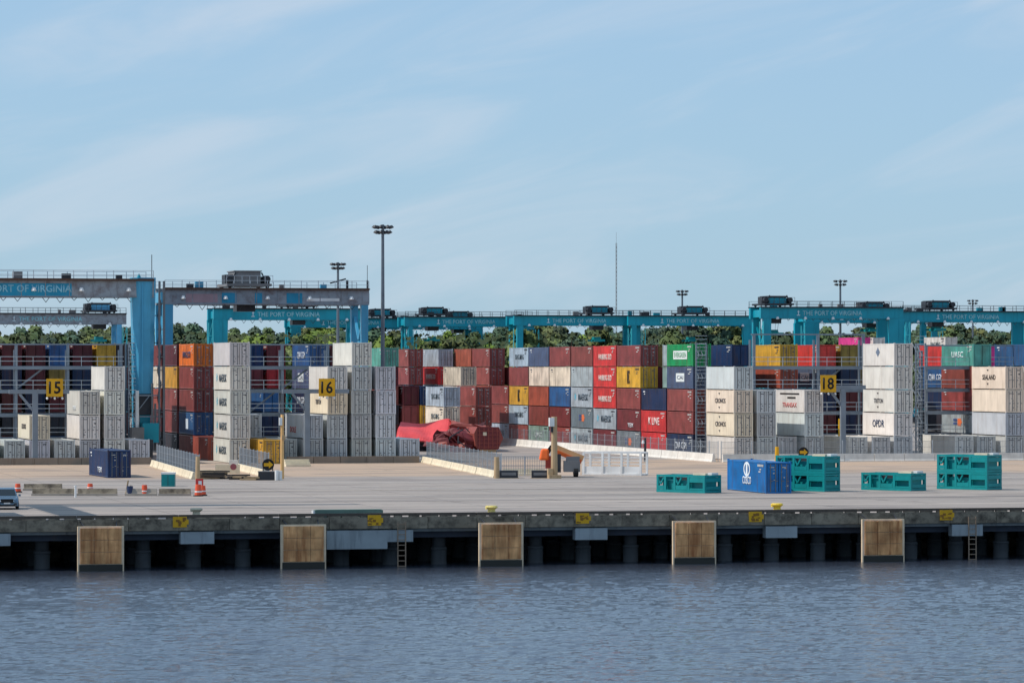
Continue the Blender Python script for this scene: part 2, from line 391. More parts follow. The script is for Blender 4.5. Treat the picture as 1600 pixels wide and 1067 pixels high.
# painted number plates along the edge, ladders, fenders, bollards
plate = MB().box(0, -0.012, -0.62, 1.05, 0.024, 0.80).box(0.42, -0.012, -0.40, 0.5, 0.020, 0.36).mesh('plate', M_YEL)
def smear_mesh(seed):
    q = random.Random(seed); b = MB()
    for i in range(9):
        b.box(q.uniform(-0.42, 0.42), -0.03 - 0.001 * i, -0.58 + q.random() * 0.5, q.uniform(0.08, 0.3), 0.012, q.uniform(0.06, 0.22), 0)
    return b.mesh('worn_patch', mat('worn_brown_paint', (150, 104, 40), rough=0.7))
PL = ['beside the grey pile cap facing the dark blue container', 'under the grey green box', 'between the second and third bollards', 'below the bollard beside the blue container', 'beside the ladder near the stacked teal frames']
for i, px in enumerate((281, 585, 910, 1180, 1478)):
    sx, _ = at_t(px, TQ)
    t_ = thing('berth_marker', 'worn yellow berth mark ' + PL[i], 'marker', (sx, TQ - 0.02, 0), 0, 'yellow berth marks along the quay edge')
    put('plate', plate, t_); put('worn_patch', smear_mesh(i), t_)['kind'] = 'stuff'
for i, px in enumerate((627, 1518)):
    sx, _ = at_t(px, TQ)
    t_ = thing('quay_ladder', ('rusty boarding ladder beside the long grey pile cap', 'rusty boarding ladder beneath the stacked teal frames')[i], 'ladder', (sx, TQ - 0.12, 0), 0, 'ladders on the quay face')
    lm = mat('ladder_steel', (150, 128, 108), rough=0.7, dirt=0.5)
    for sd in (-0.3, 0.3):
        MB().box(sd, -0.05, -3.95, 0.08, 0.08, 3.6).build('stile', lm, t_)
    rg = cached('rung', lambda: MB().box(0, -0.05, 0, 0.53, 0.05, 0.06).mesh('rung', lm))
    for q in range(9): put('rung', rg, t_, (0, 0, -3.75 + q * 0.4))
FL = ['most heavily stained square fender, nearest the car', 'square fender facing the yellow twenty foot container', 'square fender below the yellow topped middle bollard', 'square fender facing the small teal frame unit', 'palest square fender, farthest along the quay from the car']
for i, fs in enumerate(FENDER_S):
    t_ = thing('quay_fender', 'rusty brown ' + FL[i], 'fender', (fs, TQ - 1.35, 0), 0, 'square fenders hung along the quay')
    MB().box(0, 0, -3.86, 3.46, 0.28, 3.42).build('panel_frame', M_FRAME, t_)
    rr = random.Random(i)
    padm = cached('pad', lambda: MB().box(0, -0.19, 0, 1.00, 0.10, 0.86).mesh('pad', M_FENDER))
    for a in range(3):
        for b_ in range(3):
            put('pad', padm, t_, (-1.035 + a * 1.035, rr.uniform(-0.012, 0.012), -3.22 + b_ * 0.895))
    MB().box(0, -0.16, -3.9, 3.24, 0.06, 0.62).build('waterline_weed', M_WET, t_)
    for sd in (-1, 1):
        MB().cyl((sd * 0.9, 0.12, -1.9), (sd * 0.9, 1.6, -1.9), 0.55, 0.38, 12).build('rubber_cone', M_RUBBER, t_)
    MB().bar((-1.2, 0.1, -0.5), (-1.35, 1.3, -0.15), 0.07).bar((1.2, 0.1, -0.5), (1.35, 1.3, -0.15), 0.07).build('chain', M_DARK, t_)
BL = ['grey topped mooring bollard near the orange cone cluster', 'yellow and grey mooring bollard above the middle fender', 'yellow mooring bollard in front of the blue container']
BC = [(196, 186, 160), (226, 206, 120), (232, 196, 60)]
for i, (px, py) in enumerate(((307, 808), (768, 803), (1214, 798))):
    sx, tx = at_t(px, TQ + 2.2)
    t_ = thing('mooring_bollard', BL[i], 'bollard', (sx, tx, 0), 0, 'mooring bollards on the quay edge')
    bmat = mat('bollard_paint_%s' % ('grey', 'pale', 'yellow')[i], BC[i], rough=0.6, dirt=0.7, dirt_rgb=(80, 70, 56), scale=1.5)
    MB().cyl((0, 0, 0.003), (0, 0, 0.10), 0.52, 0.50, 14).build('base_plate', M_DARK, t_)
    MB().cyl((0, 0, 0.10), (0, 0, 0.45), 0.34, 0.27, 14).build('stem', bmat, t_)
    MB().cyl((0, 0, 0.45), (0, 0, 0.62), 0.30, 0.50, 14).cyl((0, 0, 0.62), (0, 0, 0.74), 0.50, 0.40, 14).box(-0.26, 0, 0.46, 0.36, 0.4, 0.24).build('horn_head', bmat, t_)
# low steel box along the edge
s0, _ = at_t(492, TQ + 1.0); s1, _ = at_t(598, TQ + 1.0)
t_ = thing('gangway_box', 'long low grey green steel box lying along the quay edge', 'steel box', ((s0 + s1) / 2, TQ + 1.3, 0.003))
MB().box(0, 0, 0.0, s1 - s0, 0.9, 0.52).build('body', M_GREYGREEN, t_)
MB().box(-(s1 - s0) / 2 - 0.06, 0, 0, 0.11, 0.86, 0.5).build('end_cap', M_WHITE, t_)
MB().box(0, 0, 0.523, s1 - s0 - 0.2, 0.8, 0.05).build('lid', M_GREYGREEN, t_)
# crane rails and painted lines on the apron (flat print, each sheet just above the ground)
def strip(name, t, w, m, s0=-80, s1=260, z=0.006, h=0.01):
    tag(MB().box((s0 + s1) / 2, t, z - 0.002, s1 - s0, w, h).build(name, m), kind='structure')
strip('crane_rail', 301.5, 0.28, M_DARK); strip('crane_rail', 331.5, 0.34, M_DARK)
strip('painted_line', 345.0, 0.22, mat('faded_line', (200, 194, 186), rough=0.8, dirt=0.8, dirt_rgb=(150, 144, 140), scale=0.9))
strip('painted_line', 386.0, 0.45, mat('faded_line'))
strip('drain_slot', 362.0, 0.35, M_CONCD)
M_WORN = mat('worn_white_line', (214, 208, 200), rough=0.8, dirt=0.7, dirt_rgb=(160, 152, 146), scale=1.2)
for k, (px, tt, ln) in enumerate(((700, 366.0, 7.5), (905, 303.6, 1.6), (1390, 404.0, 16.0), (1330, 411.0, 14.0), (1010, 380.0, 5.0), (520, 372.0, 9.0), (300, 372.0, 6.0))):
    s_, _ = at_t(px, tt); strip('painted_dash', tt, 0.2 if k else 0.35, M_WORN, s_ - ln / 2, s_ + ln / 2)

# ================================================================== CONTAINERS
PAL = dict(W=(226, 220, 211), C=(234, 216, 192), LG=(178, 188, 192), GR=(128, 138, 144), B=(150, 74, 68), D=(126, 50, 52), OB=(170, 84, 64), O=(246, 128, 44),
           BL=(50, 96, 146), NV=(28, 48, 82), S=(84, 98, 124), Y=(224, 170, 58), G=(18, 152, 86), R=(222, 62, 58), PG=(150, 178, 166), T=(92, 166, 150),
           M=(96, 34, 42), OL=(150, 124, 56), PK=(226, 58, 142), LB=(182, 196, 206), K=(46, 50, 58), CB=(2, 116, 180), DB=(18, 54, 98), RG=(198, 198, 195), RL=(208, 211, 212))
CNAME = dict(W='white', C='cream', LG='light grey', GR='grey', B='rust red', D='dark red', OB='orange brown', O='bright orange', BL='blue', NV='navy', S='slate blue', Y='yellow',
             G='green', R='bright red', PG='pale green', T='sea green', M='maroon', OL='olive', PK='pink', LB='pale blue grey', K='charcoal', CB='bright blue', DB='dark blue', RG='grey white', RL='pale grey')
CW, CH, CLN, PITCHZ = 2.438, 2.82, 12.19, 2.905
def body_mesh(length, h, reefer, closed):
    b = MB(); w2, l2 = CW / 2, length / 2
    for sx in (-1, 1):
        for sy in (-1, 1): b.box(sx * (w2 - 0.085), sy * (l2 - 0.085), 0, 0.17, 0.17, h + 0.075)
        b.box(sx * (w2 - 0.05), 0, h - 0.12, 0.094, length - 0.34, 0.118); b.box(sx * (w2 - 0.075), 0, 0.05, 0.11, length - 0.34, 0.13)
    for sy in (-1, 1):
        b.box(0, sy * (l2 - 0.07), h - 0.14, CW - 0.34, 0.13, 0.138); b.box(0, sy * (l2 - 0.07), 0.01, CW - 0.34, 0.13, 0.16)
    b.box(0, 0, 0.12, CW - 0.24, length - 0.3, 0.05)
    b.box(0, 0, h - 0.075, CW - 0.2, length - 0.3, 0.045)
    n = int((length - 0.34) / (0.9 if reefer else 0.278)); p = (length - 0.34) / n; dep = 0.012 if reefer else 0.036
    for sx in (-1, 1):
        prof = []
        for i in range(n):
            y = -l2 + 0.17 + i * p
            prof += [(y, 0), (y + p * (0.9 if reefer else 0.34), 0), (y + p * (0.93 if reefer else 0.5), dep), (y + p * (0.97 if reefer else 0.84), dep)]
        prof.append((l2 - 0.17, 0)); vs = []
        for y, d in prof: vs += [(sx * (w2 - 0.014 - d), y, 0.18), (sx * (w2 - 0.014 - d), y, h - 0.12)]
        b.add(vs, [(2 * i, 2 * i + 2, 2 * i + 3, 2 * i + 1) if sx > 0 else (2 * i, 2 * i + 1, 2 * i + 3, 2 * i + 2) for i in range(len(prof) - 1)])
    b.box(0, l2 - 0.05, 0.17, CW - 0.34, 0.05, h - 0.31)
    if closed: b.box(0, -l2 + 0.06, 0.17, CW - 0.34, 0.05, h - 0.31)
    me = bpy.data.meshes.new('container_body'); me.from_pydata(b.v, [], b.f); me.update(); me.materials.append(M_REEFER if reefer else M_PAINT); return me
def door_mesh(h, reefer):
    b = MB(); dw = 1.005; hh = h - 0.34
    b.box(0, 0, 0, dw - 0.02, 0.05, hh)
    if reefer:
        b.box(0, -0.034, 0.08, dw - 0.24, 0.016, hh - 0.16)
    else:
        for i in range(5): b.box(0, -0.034, 0.06 + i * hh / 5, dw - 0.14, 0.018, hh / 5 - 0.09)
    for sx in (-1, 1):
        for z in (0.2, hh * 0.5, hh - 0.3): b.box(sx * (dw / 2 - 0.06), -0.04, z, 0.10, 0.03, 0.13)
    me = b.mesh('door', M_REEFER if reefer else M_PAINT); return me
def rod_mesh(h):
    hh = h - 0.3
    return MB().cyl((0, 0, 0.0), (0, 0, hh), 0.04, n=6).box(0.1, -0.03, 0.95, 0.24, 0.03, 0.06).box(0, 0, 0.02, 0.10, 0.05, 0.1).box(0, 0, hh - 0.12, 0.10, 0.05, 0.1).mesh('locking_rod', M_ROD)
def reg_mesh():
    b = MB(); y = -0.9
    while y < 0.9:
        w = rng.uniform(0.08, 0.2); b.box(0, -y, 0, 0.012, w, 0.2); y += w + 0.07
    for k in range(rng.randint(1, 3)): b.box(0, rng.uniform(-0.5, 0.5), -0.3 - 0.22 * k, 0.012, rng.uniform(0.4, 0.9), 0.1)
    return b.mesh('registration_lettering', M_LOGO)
def decal_mesh():
    b = MB(); hh = CH - 0.34
    for i in range(rng.randint(3, 6)):
        w, h = rng.uniform(0.06, 0.24), rng.uniform(0.05, 0.12)
        b.box(rng.uniform(-0.36, 0.36), -0.056, rng.uniform(0.3, hh - 0.3), w, 0.016, h)
    b.box(rng.uniform(-0.1, 0.1), -0.056, hh - 0.32, 0.42, 0.016, 0.08)
    return b.mesh('stencil_lettering', M_LOGO)
MARKS = {   # text, width, height, centre z, offset along the side (towards the door end +), colour
    'ms': ('MAERSK', 5.6, 0.95, 1.45, 0.9, (62, 78, 92)), 'msg': ('MAERSK', 5.6, 0.95, 1.45, 0.9, (92, 112, 124)), 'hs': ('HAMBURG SUD', 7.0, 0.8, 1.3, 0.3, (244, 226, 214)),
    'one': ('MSC', 1.9, 1.6, 1.45, 0.0, (34, 28, 20)), 'cma': ('CMA CGM', 5.6, 0.9, 1.4, 0.4, (226, 230, 236)), 'kl': ('K LINE', 5.4, 1.0, 1.45, 0.3, (244, 222, 214)),
    'ever': ('EVERGREEN', 5.6, 0.66, 1.45, 0.2, (40, 140, 86)), 'zim': ('CAI', 3.0, 0.5, 1.45, 0.2, (70, 84, 110)), 'cr': ('CRONOS', 4.6, 0.62, 1.5, 0.2, (66, 58, 62)),
    'sl': ('SEALAND', 4.8, 0.66, 1.5, 0.2, (66, 58, 54)), 'tr': ('TRITON', 3.6, 0.6, 1.45, 0.0, (74, 72, 76)), 'op': ('OPDR', 4.6, 0.95, 1.5, 0.1, (46, 62, 96)),
    'ym': ('YANG MING', 5.6, 0.8, 1.45, 0.4, (70, 84, 92)), 'cos': ('COSCO', 2.7, 0.75, 1.05, 0.2, (236, 242, 246)), 'hap': ('HAPAG-LLOYD', 6.6, 0.85, 1.45, 0.2, (34, 52, 96)),
    'tx': ('TEX', 3.0, 0.55, 0.75, 1.0, (226, 230, 232)), 'pgw': ('UASC', 4.4, 0.8, 1.5, 0.0, (222, 232, 228)), 'dry': ('DOLE', 4.0, 0.7, 1.0, -0.6, (196, 60, 50)), 'tk': ('CAPITAL', 4.6, 0.7, 1.45, 0.5, (222, 232, 228)),
}
def small_marks(m):
    b = MB()
    b.box(0, 0, 0, 0.012, 0.9, 0.16).box(0, -0.2, -0.3, 0.012, 0.5, 0.12)
    return b.mesh('stencil', m)
def star_mesh():
    vs = []; b = MB()
    for i in range(14):
        a = 2 * math.pi * i / 14; r = 0.62 if i % 2 == 0 else 0.26
        vs.append((0, math.cos(a) * r, math.sin(a) * r))
    fr = [(0.0, y, z) for _, y, z in vs]; bk = [(0.012, y, z) for _, y, z in vs]
    fs = [tuple(range(14)), tuple(range(14, 28))[::-1]] + [(i, (i + 1) % 14, 14 + (i + 1) % 14, 14 + i) for i in range(14)]
    return b.add(fr + bk, fs).mesh('star', M_LOGO)
def lcol(c): return lin(c)
def rcol(rgb, k=0.05):
    f = 1 + rng.uniform(-k, k); return lin(tuple(min(255, x * f + rng.uniform(-3, 3)) for x in rgb))
BOXES = []
def container(s, t, z, code, mark=None, reefer=False, detail=2, label='', group=None, length=CLN, rz=0.0):
    """s, t: the corner between the side facing the crane leg row and the seaward doors"""
    key = (length, reefer, detail == 0)
    me = cached(('body',) + key, lambda: body_mesh(length, CH, reefer, detail == 0))
    c = rcol(PAL[code]); nm = 'refrigerated_container' if reefer else 'shipping_container'
    jx, jy = rng.uniform(-0.03, 0.03), rng.uniform(-0.06, 0.06)
    off = Vector((CW / 2, length / 2, 0)); off.rotate(Matrix.Rotation(rz, 3, 'Z'))
    loc = (s + off.x + jx, t + off.y + jy, z + 0.004); w2, l2 = CW / 2, length / 2
    BOXES.append((s, s + CW, t, t + length, z, z + CH, label))
    if detail == 0 and not mark and (t > 560 or 'inner' in label):
        return tag(put(nm, me, None, loc, rz, c), label, 'container', group)
    root = thing(nm, label, 'container', loc, rz, group)
    if not reefer and not (mark and 'corner' in mark):
        pale = code not in ('W', 'C', 'LG', 'LB', 'Y', 'PG')
        put('registration_lettering', cached(('reg', rng.randrange(4)), reg_mesh), root, (-w2 - 0.012, -l2 + 1.5, CH - 0.42), color=lin((206, 204, 198) if pale else (70, 70, 74)))['kind'] = 'stuff'
    put('body', me, root, color=c)
    if detail:
        dm = cached(('door', reefer), lambda: door_mesh(CH, reefer)); rm = cached('rod', lambda: rod_mesh(CH))
        for sx in (-1, 1):
            d = put('door', dm, root, (sx * 0.522, -l2 + 0.055, 0.17), color=c)
            if detail > 1:
                for rx in (-0.24, 0.24): put('locking_rod', rm, d, (rx, -0.075, -0.02))
                dk = code in ('W', 'C', 'RG', 'RL', 'Y')
                put('stencil_lettering', cached(('decal', sx, rng.randrange(4)), lambda: decal_mesh()), d, color=lin((84, 84, 88) if dk else (186, 184, 178)))['kind'] = 'stuff'
    if mark:
        for mk in mark.split('+'):
            xs = -w2 - 0.010
            if mk in MARKS:
                tx, wd, hh, zc, oy, col = MARKS[mk]; k = length / CLN
                if mk in ('ever', 'zim'):
                    put('name_panel', cached(('npan', round(wd, 1)), lambda: MB().box(0, 0, -0.55, 0.010, wd + 0.9, 1.1).mesh('name_panel', M_LOGO)), root, (xs + 0.004, -oy, zc), color=lin((232, 236, 232)))
                put('lettering', text_mesh(tx, wd * k, hh, 'W'), root, (xs - 0.008, -oy * k, zc), color=lin(col))
                if mk in ('ms', 'msg'): put('star', cached('star', star_mesh), root, (xs, 3.6 * k, 1.5), color=lin((96, 178, 200)))
            elif mk == 'one1':     # tall narrow figure
                put('lettering', text_mesh('MSC', 1.3, 1.9, 'W'), root, (xs, 0, 1.45), color=lin((34, 28, 20)))
            elif mk == 'corner':   # small registration marks at the top
                put('stencil', cached('stencil', lambda: small_marks(M_LOGO)), root, (xs, l2 - 1.4, 2.35), color=lin((226, 228, 228)))
            elif mk == 'cornerd':
                put('stencil', cached('stencil', lambda: small_marks(M_LOGO)), root, (xs, l2 - 1.4, 2.35), color=lin((88, 92, 98)))
            elif mk == 'arrows':
                for zz in (2.35, 0.62):
                    put('stencil', cached('arrow', lambda: MB().add([(0, 0.35, 0.14), (0, -0.35, 0.14), (0, -0.1, -0.14), (0.012, 0.35, 0.14), (0.012, -0.35, 0.14), (0.012, -0.1, -0.14)], [(0, 1, 2), (5, 4, 3), (0, 3, 4, 1), (1, 4, 5, 2), (2, 5, 3, 0)]).mesh('stencil', M_LOGO)), root, (xs, 0.3, zz), color=lin((62, 56, 58)))
            elif mk == 'emb':      # round emblem above the name
                def ring():
                    b = MB(); n = 20
                    for i in range(n):
                        a0, a1 = 2 * math.pi * i / n, 2 * math.pi * (i + 1) / n
                        q = [(r * math.cos(a), r * math.sin(a)) for r, a in ((0.5, a0), (0.5, a1), (0.68, a1), (0.68, a0))]
                        b.hexa([(0.012, y * 1.5, z) for y, z in q], [(0, y * 1.5, z) for y, z in q])
                    b.box(0, 0, -0.5, 0.012, 0.5, 1.0)
                    return b.mesh('emblem', M_LOGO)
                put('emblem', cached('ring', ring), root, (xs, -0.2, 2.08), color=lin((236, 242, 246)))
            elif mk == 'patch':    # orange and blue two-part emblem
                put('emblem', cached('patchO', lambda: MB().box(0, -0.7, -0.55, 0.012, 1.3, 0.95).box(0, -1.5, -0.2, 0.012, 0.3, 0.3).mesh('emblem', M_LOGO)), root, (xs, 0, 1.5), color=lin((236, 120, 70)))
                put('emblem', cached('patchB', lambda: MB().box(0, 0.9, -0.45, 0.012, 1.4, 0.34).box(0, 0.9, 0.02, 0.012, 1.4, 0.34).mesh('emblem', M_LOGO)), root, (xs, 0, 1.5), color=lin((64, 84, 130)))
            elif mk == 'white1':   # upright white block
                put('emblem', cached('w1', lambda: MB().box(0, -0.5, -0.6, 0.012, 2.4, 1.3).mesh('emblem', M_LOGO)), root, (xs, 0, 1.3), color=lin((220, 232, 242)))
            elif mk == 'diam':
                put('emblem', cached('dm', lambda: MB().add([(0, 0, .6), (0, .8, 0), (0, 0, -.6), (0, -.8, 0), (.012, 0, .6), (.012, .8, 0), (.012, 0, -.6), (.012, -.8, 0)], [(0, 1, 2, 3), (7, 6, 5, 4), (0, 4, 5, 1), (1, 5, 6, 2), (2, 6, 7, 3), (3, 7, 4, 0)]).mesh('emblem', M_LOGO)), root, (xs, 0.2, 1.75), color=lin((120, 132, 150)))
            elif mk == 'redlogo':
                put('emblem', cached('rl', lambda: MB().box(0, 0, 0.75, 0.012, 8.0, 0.2).box(0, -0.8, 0.25, 0.012, 3.4, 0.22).mesh('emblem', M_LOGO)), root, (xs, 0, 1.5), color=lin((52, 46, 44)))
                put('lettering', text_mesh('TRANSAX', 6.0, 0.6, 'W'), root, (xs, 0, 0.95), color=lin((204, 84, 80)))
    return root
ORD = ['bottom tier', 'second tier', 'third tier', 'fourth tier', 'fifth tier', 'sixth tier']
def stack(s, t, spec, desc, reefer=False, detail=2, group=None, z0=0.0):
    """spec: bottom to top, 'CODE' or 'CODE:marks'"""
    for i, e in enumerate(spec.split()):
        if e == '-': continue
        code, _, mark = e.partition(':'); rf = reefer
        if code.endswith('*'): code = code[:-1]; rf = not reefer
        if rf: code = {'GR': 'RG', 'LG': 'RL'}.get(code, code)
        lv = 'top tier' if i == len(spec.split()) - 1 and i > 0 else ORD[i]
        if len(spec.split()) == 1: lv = 'single'
        noun = 'reefer container' if rf else 'container'
        mk = 'lettered ' if mark and any(k in MARKS for k in mark.split('+')) else ''
        label = f'{mk}{CNAME[code]} {noun}, {lv}, {desc}'
        container(s, t, z0 + i * PITCHZ, code, mark or None, rf, detail, label, group)

T0 = 470.0
B15, B16, B18, B19 = 44.6, 77.5, 140.4, 175.9
P = 2.97
gR15, gR16, gR18, gR19 = ('reefer containers in front of block fifteen', 'reefer containers in front of block sixteen', 'reefer containers in front of block eighteen', 'reefer containers beyond block eighteen')
# block 15, seaward bay (white reefers, doors to the quay)
stack(B15 + P, T0, 'GR', 'in the low row under sign fifteen, first of three', True, 2, gR15)
stack(B15 + 2 * P, T0, 'LG', 'in the low row under sign fifteen, second of three', True, 2, gR15)
stack(B15 + 3 * P, T0, 'LG C:cr', 'in the cream pair under sign fifteen', True, 2, gR15)
stack(B15 + 4 * P, T0, 'GR', 'low row between cream pair and triple stack', True, 2, gR15)
stack(B15 + 5 * P, T0, 'GR W W:tx', 'stack of three beside sign fifteen', True, 2, gR15)
stack(B15 + 6 * P, T0, 'W W W W', 'stack of four behind the dark blue container', True, 2, gR15)
stack(B15 + 7 * P, T0, 'LG', 'by the cream barrier near the blue crane leg', True, 2, gR15)
# block 15, behind the rack
T15 = 500.0; g15 = 'containers behind the rack at sign fifteen'
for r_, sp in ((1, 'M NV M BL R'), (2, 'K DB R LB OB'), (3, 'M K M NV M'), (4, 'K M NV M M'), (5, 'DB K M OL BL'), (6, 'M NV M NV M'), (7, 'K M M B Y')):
    stack(B15 + r_ * P, T15, sp, f'{("", "outermost", "second", "third", "fourth", "fifth", "sixth", "seventh")[r_]} column behind the rack at sign fifteen', False, 1, g15)
stack(B15 + 7.9 * P, T15 + 6, 'K M NV M K', 'dark column behind the blue crane leg', False, 1, g15)
# block 16, seaward bay
stack(B16, T0, 'W:ms W:ms W:ms W:ms W', 'tall white stack between signs 15 and 16', True, 2, gR16)
s_, t_ = at_t(411.5, T0 - 4.2)
container(s_, t_ , 0, 'Y', None, False, 2, 'yellow container on the ground under sign sixteen', gR16)
stack(B16 + P * 1.02, T0 + 9.2, 'GR LG', 'pair behind the yellow container', True, 2, gR16)
stack(B16 + 2 * P, T0 + 1, 'GR', 'low one beside the yellow container', True, 2, gR16)
stack(B16 + 3 * P, T0, 'GR LG:dry', 'pair with red lettering under sign sixteen', True, 2, gR16)
stack(B16 + 4 * P, T0, 'GR LG C:tr W', 'stack of four behind sign sixteen', True, 2, gR16)
stack(B16 + 5 * P, T0, 'GR GR GR GR W', 'stack of five next to sign sixteen', True, 2, gR16)
stack(B16 + 6 * P, T0, 'LG LG LG LG', 'stack of four nearest the crumpled red wreck', True, 2, gR16)
stack(B16 + 7 * P, T0, 'LG', 'alone beneath the crumpled red wreck', True, 2, gR16)
# block 16, behind
T16 = 498.2; g16 = 'containers behind the rack at sign sixteen'
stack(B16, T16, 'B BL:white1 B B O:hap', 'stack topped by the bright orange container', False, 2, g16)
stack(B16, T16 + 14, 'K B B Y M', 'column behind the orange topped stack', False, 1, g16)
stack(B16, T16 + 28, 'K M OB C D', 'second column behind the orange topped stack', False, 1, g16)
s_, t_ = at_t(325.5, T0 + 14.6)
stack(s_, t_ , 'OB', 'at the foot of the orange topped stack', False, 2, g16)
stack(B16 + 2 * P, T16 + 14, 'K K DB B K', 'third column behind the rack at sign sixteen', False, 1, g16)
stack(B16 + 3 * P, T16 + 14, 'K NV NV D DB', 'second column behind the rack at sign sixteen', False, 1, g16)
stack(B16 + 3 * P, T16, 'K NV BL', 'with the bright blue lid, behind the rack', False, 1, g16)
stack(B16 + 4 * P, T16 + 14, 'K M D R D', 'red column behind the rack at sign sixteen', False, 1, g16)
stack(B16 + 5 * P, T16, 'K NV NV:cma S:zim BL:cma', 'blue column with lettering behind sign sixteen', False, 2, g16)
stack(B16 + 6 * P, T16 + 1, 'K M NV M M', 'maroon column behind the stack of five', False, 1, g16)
s_, t_ = pose(598, 600); stack(s_, t_, 'M K B M T', 'column topped by a sea green container', False, 2, g16)
# block 18 wall: one long row seen side-on, bays running inland
gW = 'containers of the long multicoloured wall'
cols = ['NV:cma B B S:zim G:ever', 'R R:kl NV:corner', 'GR:patch D:tx B Y:one1 B', 'D LG:ms R:hs R:hs R:hs', 'LG:msg GR:patch LG:ms LG:cornerd B', 'B D BL C:cornerd B', 'PG:pgw B OB C:cornerd S:corner',
        'B LB:ym Y:one1 B LB:ym', 'LB:ym B B', 'B B OB B B', 'B OB B D OB']
desc = ['wall column with the green top', 'short wall column beside the green topped one', 'wall column with a yellow box near the top', 'wall column with three bright red boxes', 'wall column of greys beside three bright reds',
        'wall column with one mid blue box', 'wall column with pale green box at its foot', 'wall column with yellow box at mid height', 'low wall column beside the dark gap', 'plain rust column ending the wall', 'farthest plain wall column']
pxs = [1083, 1042, 1003, 965, 927, 893, 861, 830, 801, 771, 741]
for k, sp in enumerate(cols):
    stack(B18, 488.4 + 12.75 * k, sp, desc[k], False, 0 if k not in (2, 8, 9) and k else 2, gW)
stack(B18 + P, 488.4 + 12.75, 'K K K PG LG', 'inner column peeping beside the green box', False, 0, gW)
stack(B18 + P, 488.4 + 0, 'K M M D', 'inner column behind the green topped one', False, 1, gW)
for k in range(2, 9):
    stack(B18 + P, 488.4 + 12.75 * k + 5.6, rng.choice(['D M K D', 'M D D M', 'K D M D']), 'inner row behind ' + desc[k].replace('wall ', ''), False, 0, gW)
# far end of the wall and the neighbouring rows
gF = 'containers stacked behind the crumpled wrecks'
def far(px, Y, sp, d_, det=2):
    s_, t_ = pose(px, Y); stack(s_, t_, sp, d_, False, det, gF)
far(638, 640, 'K M M B B', 'two tone red column behind the wrecks')
far(657, 600, 'B Y:one1 DB:cma', 'stack with yellow box behind the wrecks')
far(693, 572, 'C:ym C:ym LB:ym', 'pale lettered trio behind the wrecks')
far(685, 642, 'K B LB R:hs LG:corner', 'column with bright red box behind the wrecks')
far(720, 600, 'D C C C:cornerd', 'cream column behind the wrecks')
far(743, 580, 'B B B', 'rust trio behind the tilted wreck')
far(630, 600, 'BL B M', 'narrow sliver of stack behind the wrecks', 1)
# block 18, seaward bay
stack(B18, T0, 'W C:cr+arrows C:cr+arrows LG', 'stack of four nearest the coloured wall', True, 2, gR18)
stack(B18 + P, T0, 'GR GR LG', 'stack of three beside the cream lettered stack', True, 2, gR18)
stack(B18 + 2 * P, T0 + 1, 'GR', 'low one behind the yellow arrow sign', True, 2, gR18)
stack(B18 + 3 * P + 0.2, T0, 'GR LG W:redlogo', 'stack of three under sign eighteen', True, 2, gR18)
stack(B18 + 5 * P, T0, 'W', 'low one beyond sign eighteen', True, 2, gR18)
stack(B18 + 6 * P, T0, 'W', 'low one against the tall white stack', True, 2, gR18)
stack(B18 + 7 * P, T0, 'GR W:op W:tr+arrows W W:diam', 'tall stack of five beyond sign eighteen', True, 2, gR18)
# block 18, behind the rack
g18 = 'containers behind the rack at sign eighteen'; T18 = 500.8
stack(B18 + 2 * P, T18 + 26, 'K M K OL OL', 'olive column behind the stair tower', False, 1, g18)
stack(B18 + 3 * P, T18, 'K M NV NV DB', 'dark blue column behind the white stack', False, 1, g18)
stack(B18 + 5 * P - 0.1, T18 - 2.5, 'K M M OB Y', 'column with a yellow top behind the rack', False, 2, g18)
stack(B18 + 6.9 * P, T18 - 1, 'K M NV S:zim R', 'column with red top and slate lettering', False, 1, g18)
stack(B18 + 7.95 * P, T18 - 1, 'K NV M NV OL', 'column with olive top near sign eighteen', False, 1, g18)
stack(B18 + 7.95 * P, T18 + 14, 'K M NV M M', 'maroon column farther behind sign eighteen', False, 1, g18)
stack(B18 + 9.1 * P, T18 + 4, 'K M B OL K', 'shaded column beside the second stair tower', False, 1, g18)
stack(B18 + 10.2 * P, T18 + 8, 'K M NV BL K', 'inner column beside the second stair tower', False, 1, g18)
# block 19
stack(B19 - 2 * P, T0 + 2, 'W', 'low one with a long white side', True, 2, gR19)
stack(B19 - P, T0 + 2, 'GR', 'low one under the lettered cream stack', True, 2, gR19)
stack(B19, T0, 'GR LG C C:sl+arrows', 'stack of four at the far end', True, 2, gR19)
stack(B19 + P, T0, 'GR GR LG LG', 'outermost stack of four', True, 2, gR19)
g19 = 'containers behind the far rack'
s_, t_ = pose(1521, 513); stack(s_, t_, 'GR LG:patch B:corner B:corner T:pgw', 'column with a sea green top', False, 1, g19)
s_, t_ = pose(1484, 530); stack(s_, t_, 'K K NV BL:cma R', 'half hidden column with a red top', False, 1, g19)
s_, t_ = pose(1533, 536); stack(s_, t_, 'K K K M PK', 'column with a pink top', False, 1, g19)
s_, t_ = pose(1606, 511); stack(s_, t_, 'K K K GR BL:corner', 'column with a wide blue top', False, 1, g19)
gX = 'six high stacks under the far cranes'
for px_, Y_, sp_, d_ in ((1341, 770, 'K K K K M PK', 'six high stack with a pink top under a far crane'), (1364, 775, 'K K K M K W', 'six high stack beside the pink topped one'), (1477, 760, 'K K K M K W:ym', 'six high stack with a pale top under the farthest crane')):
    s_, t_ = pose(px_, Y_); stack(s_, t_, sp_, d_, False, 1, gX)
# loose containers on the apron
s_, t_ = gp(1196, 771); container(s_, t_, 0, 'CB', 'cos+emb', False, 2, 'bright blue container standing alone on the apron by the teal frames')
s_, t_ = gp(168, 746.5); container(s_, t_, 0, 'DB', 'tx+corner', False, 2, 'dark blue container standing alone on the tan ground', rz=R(1.6))

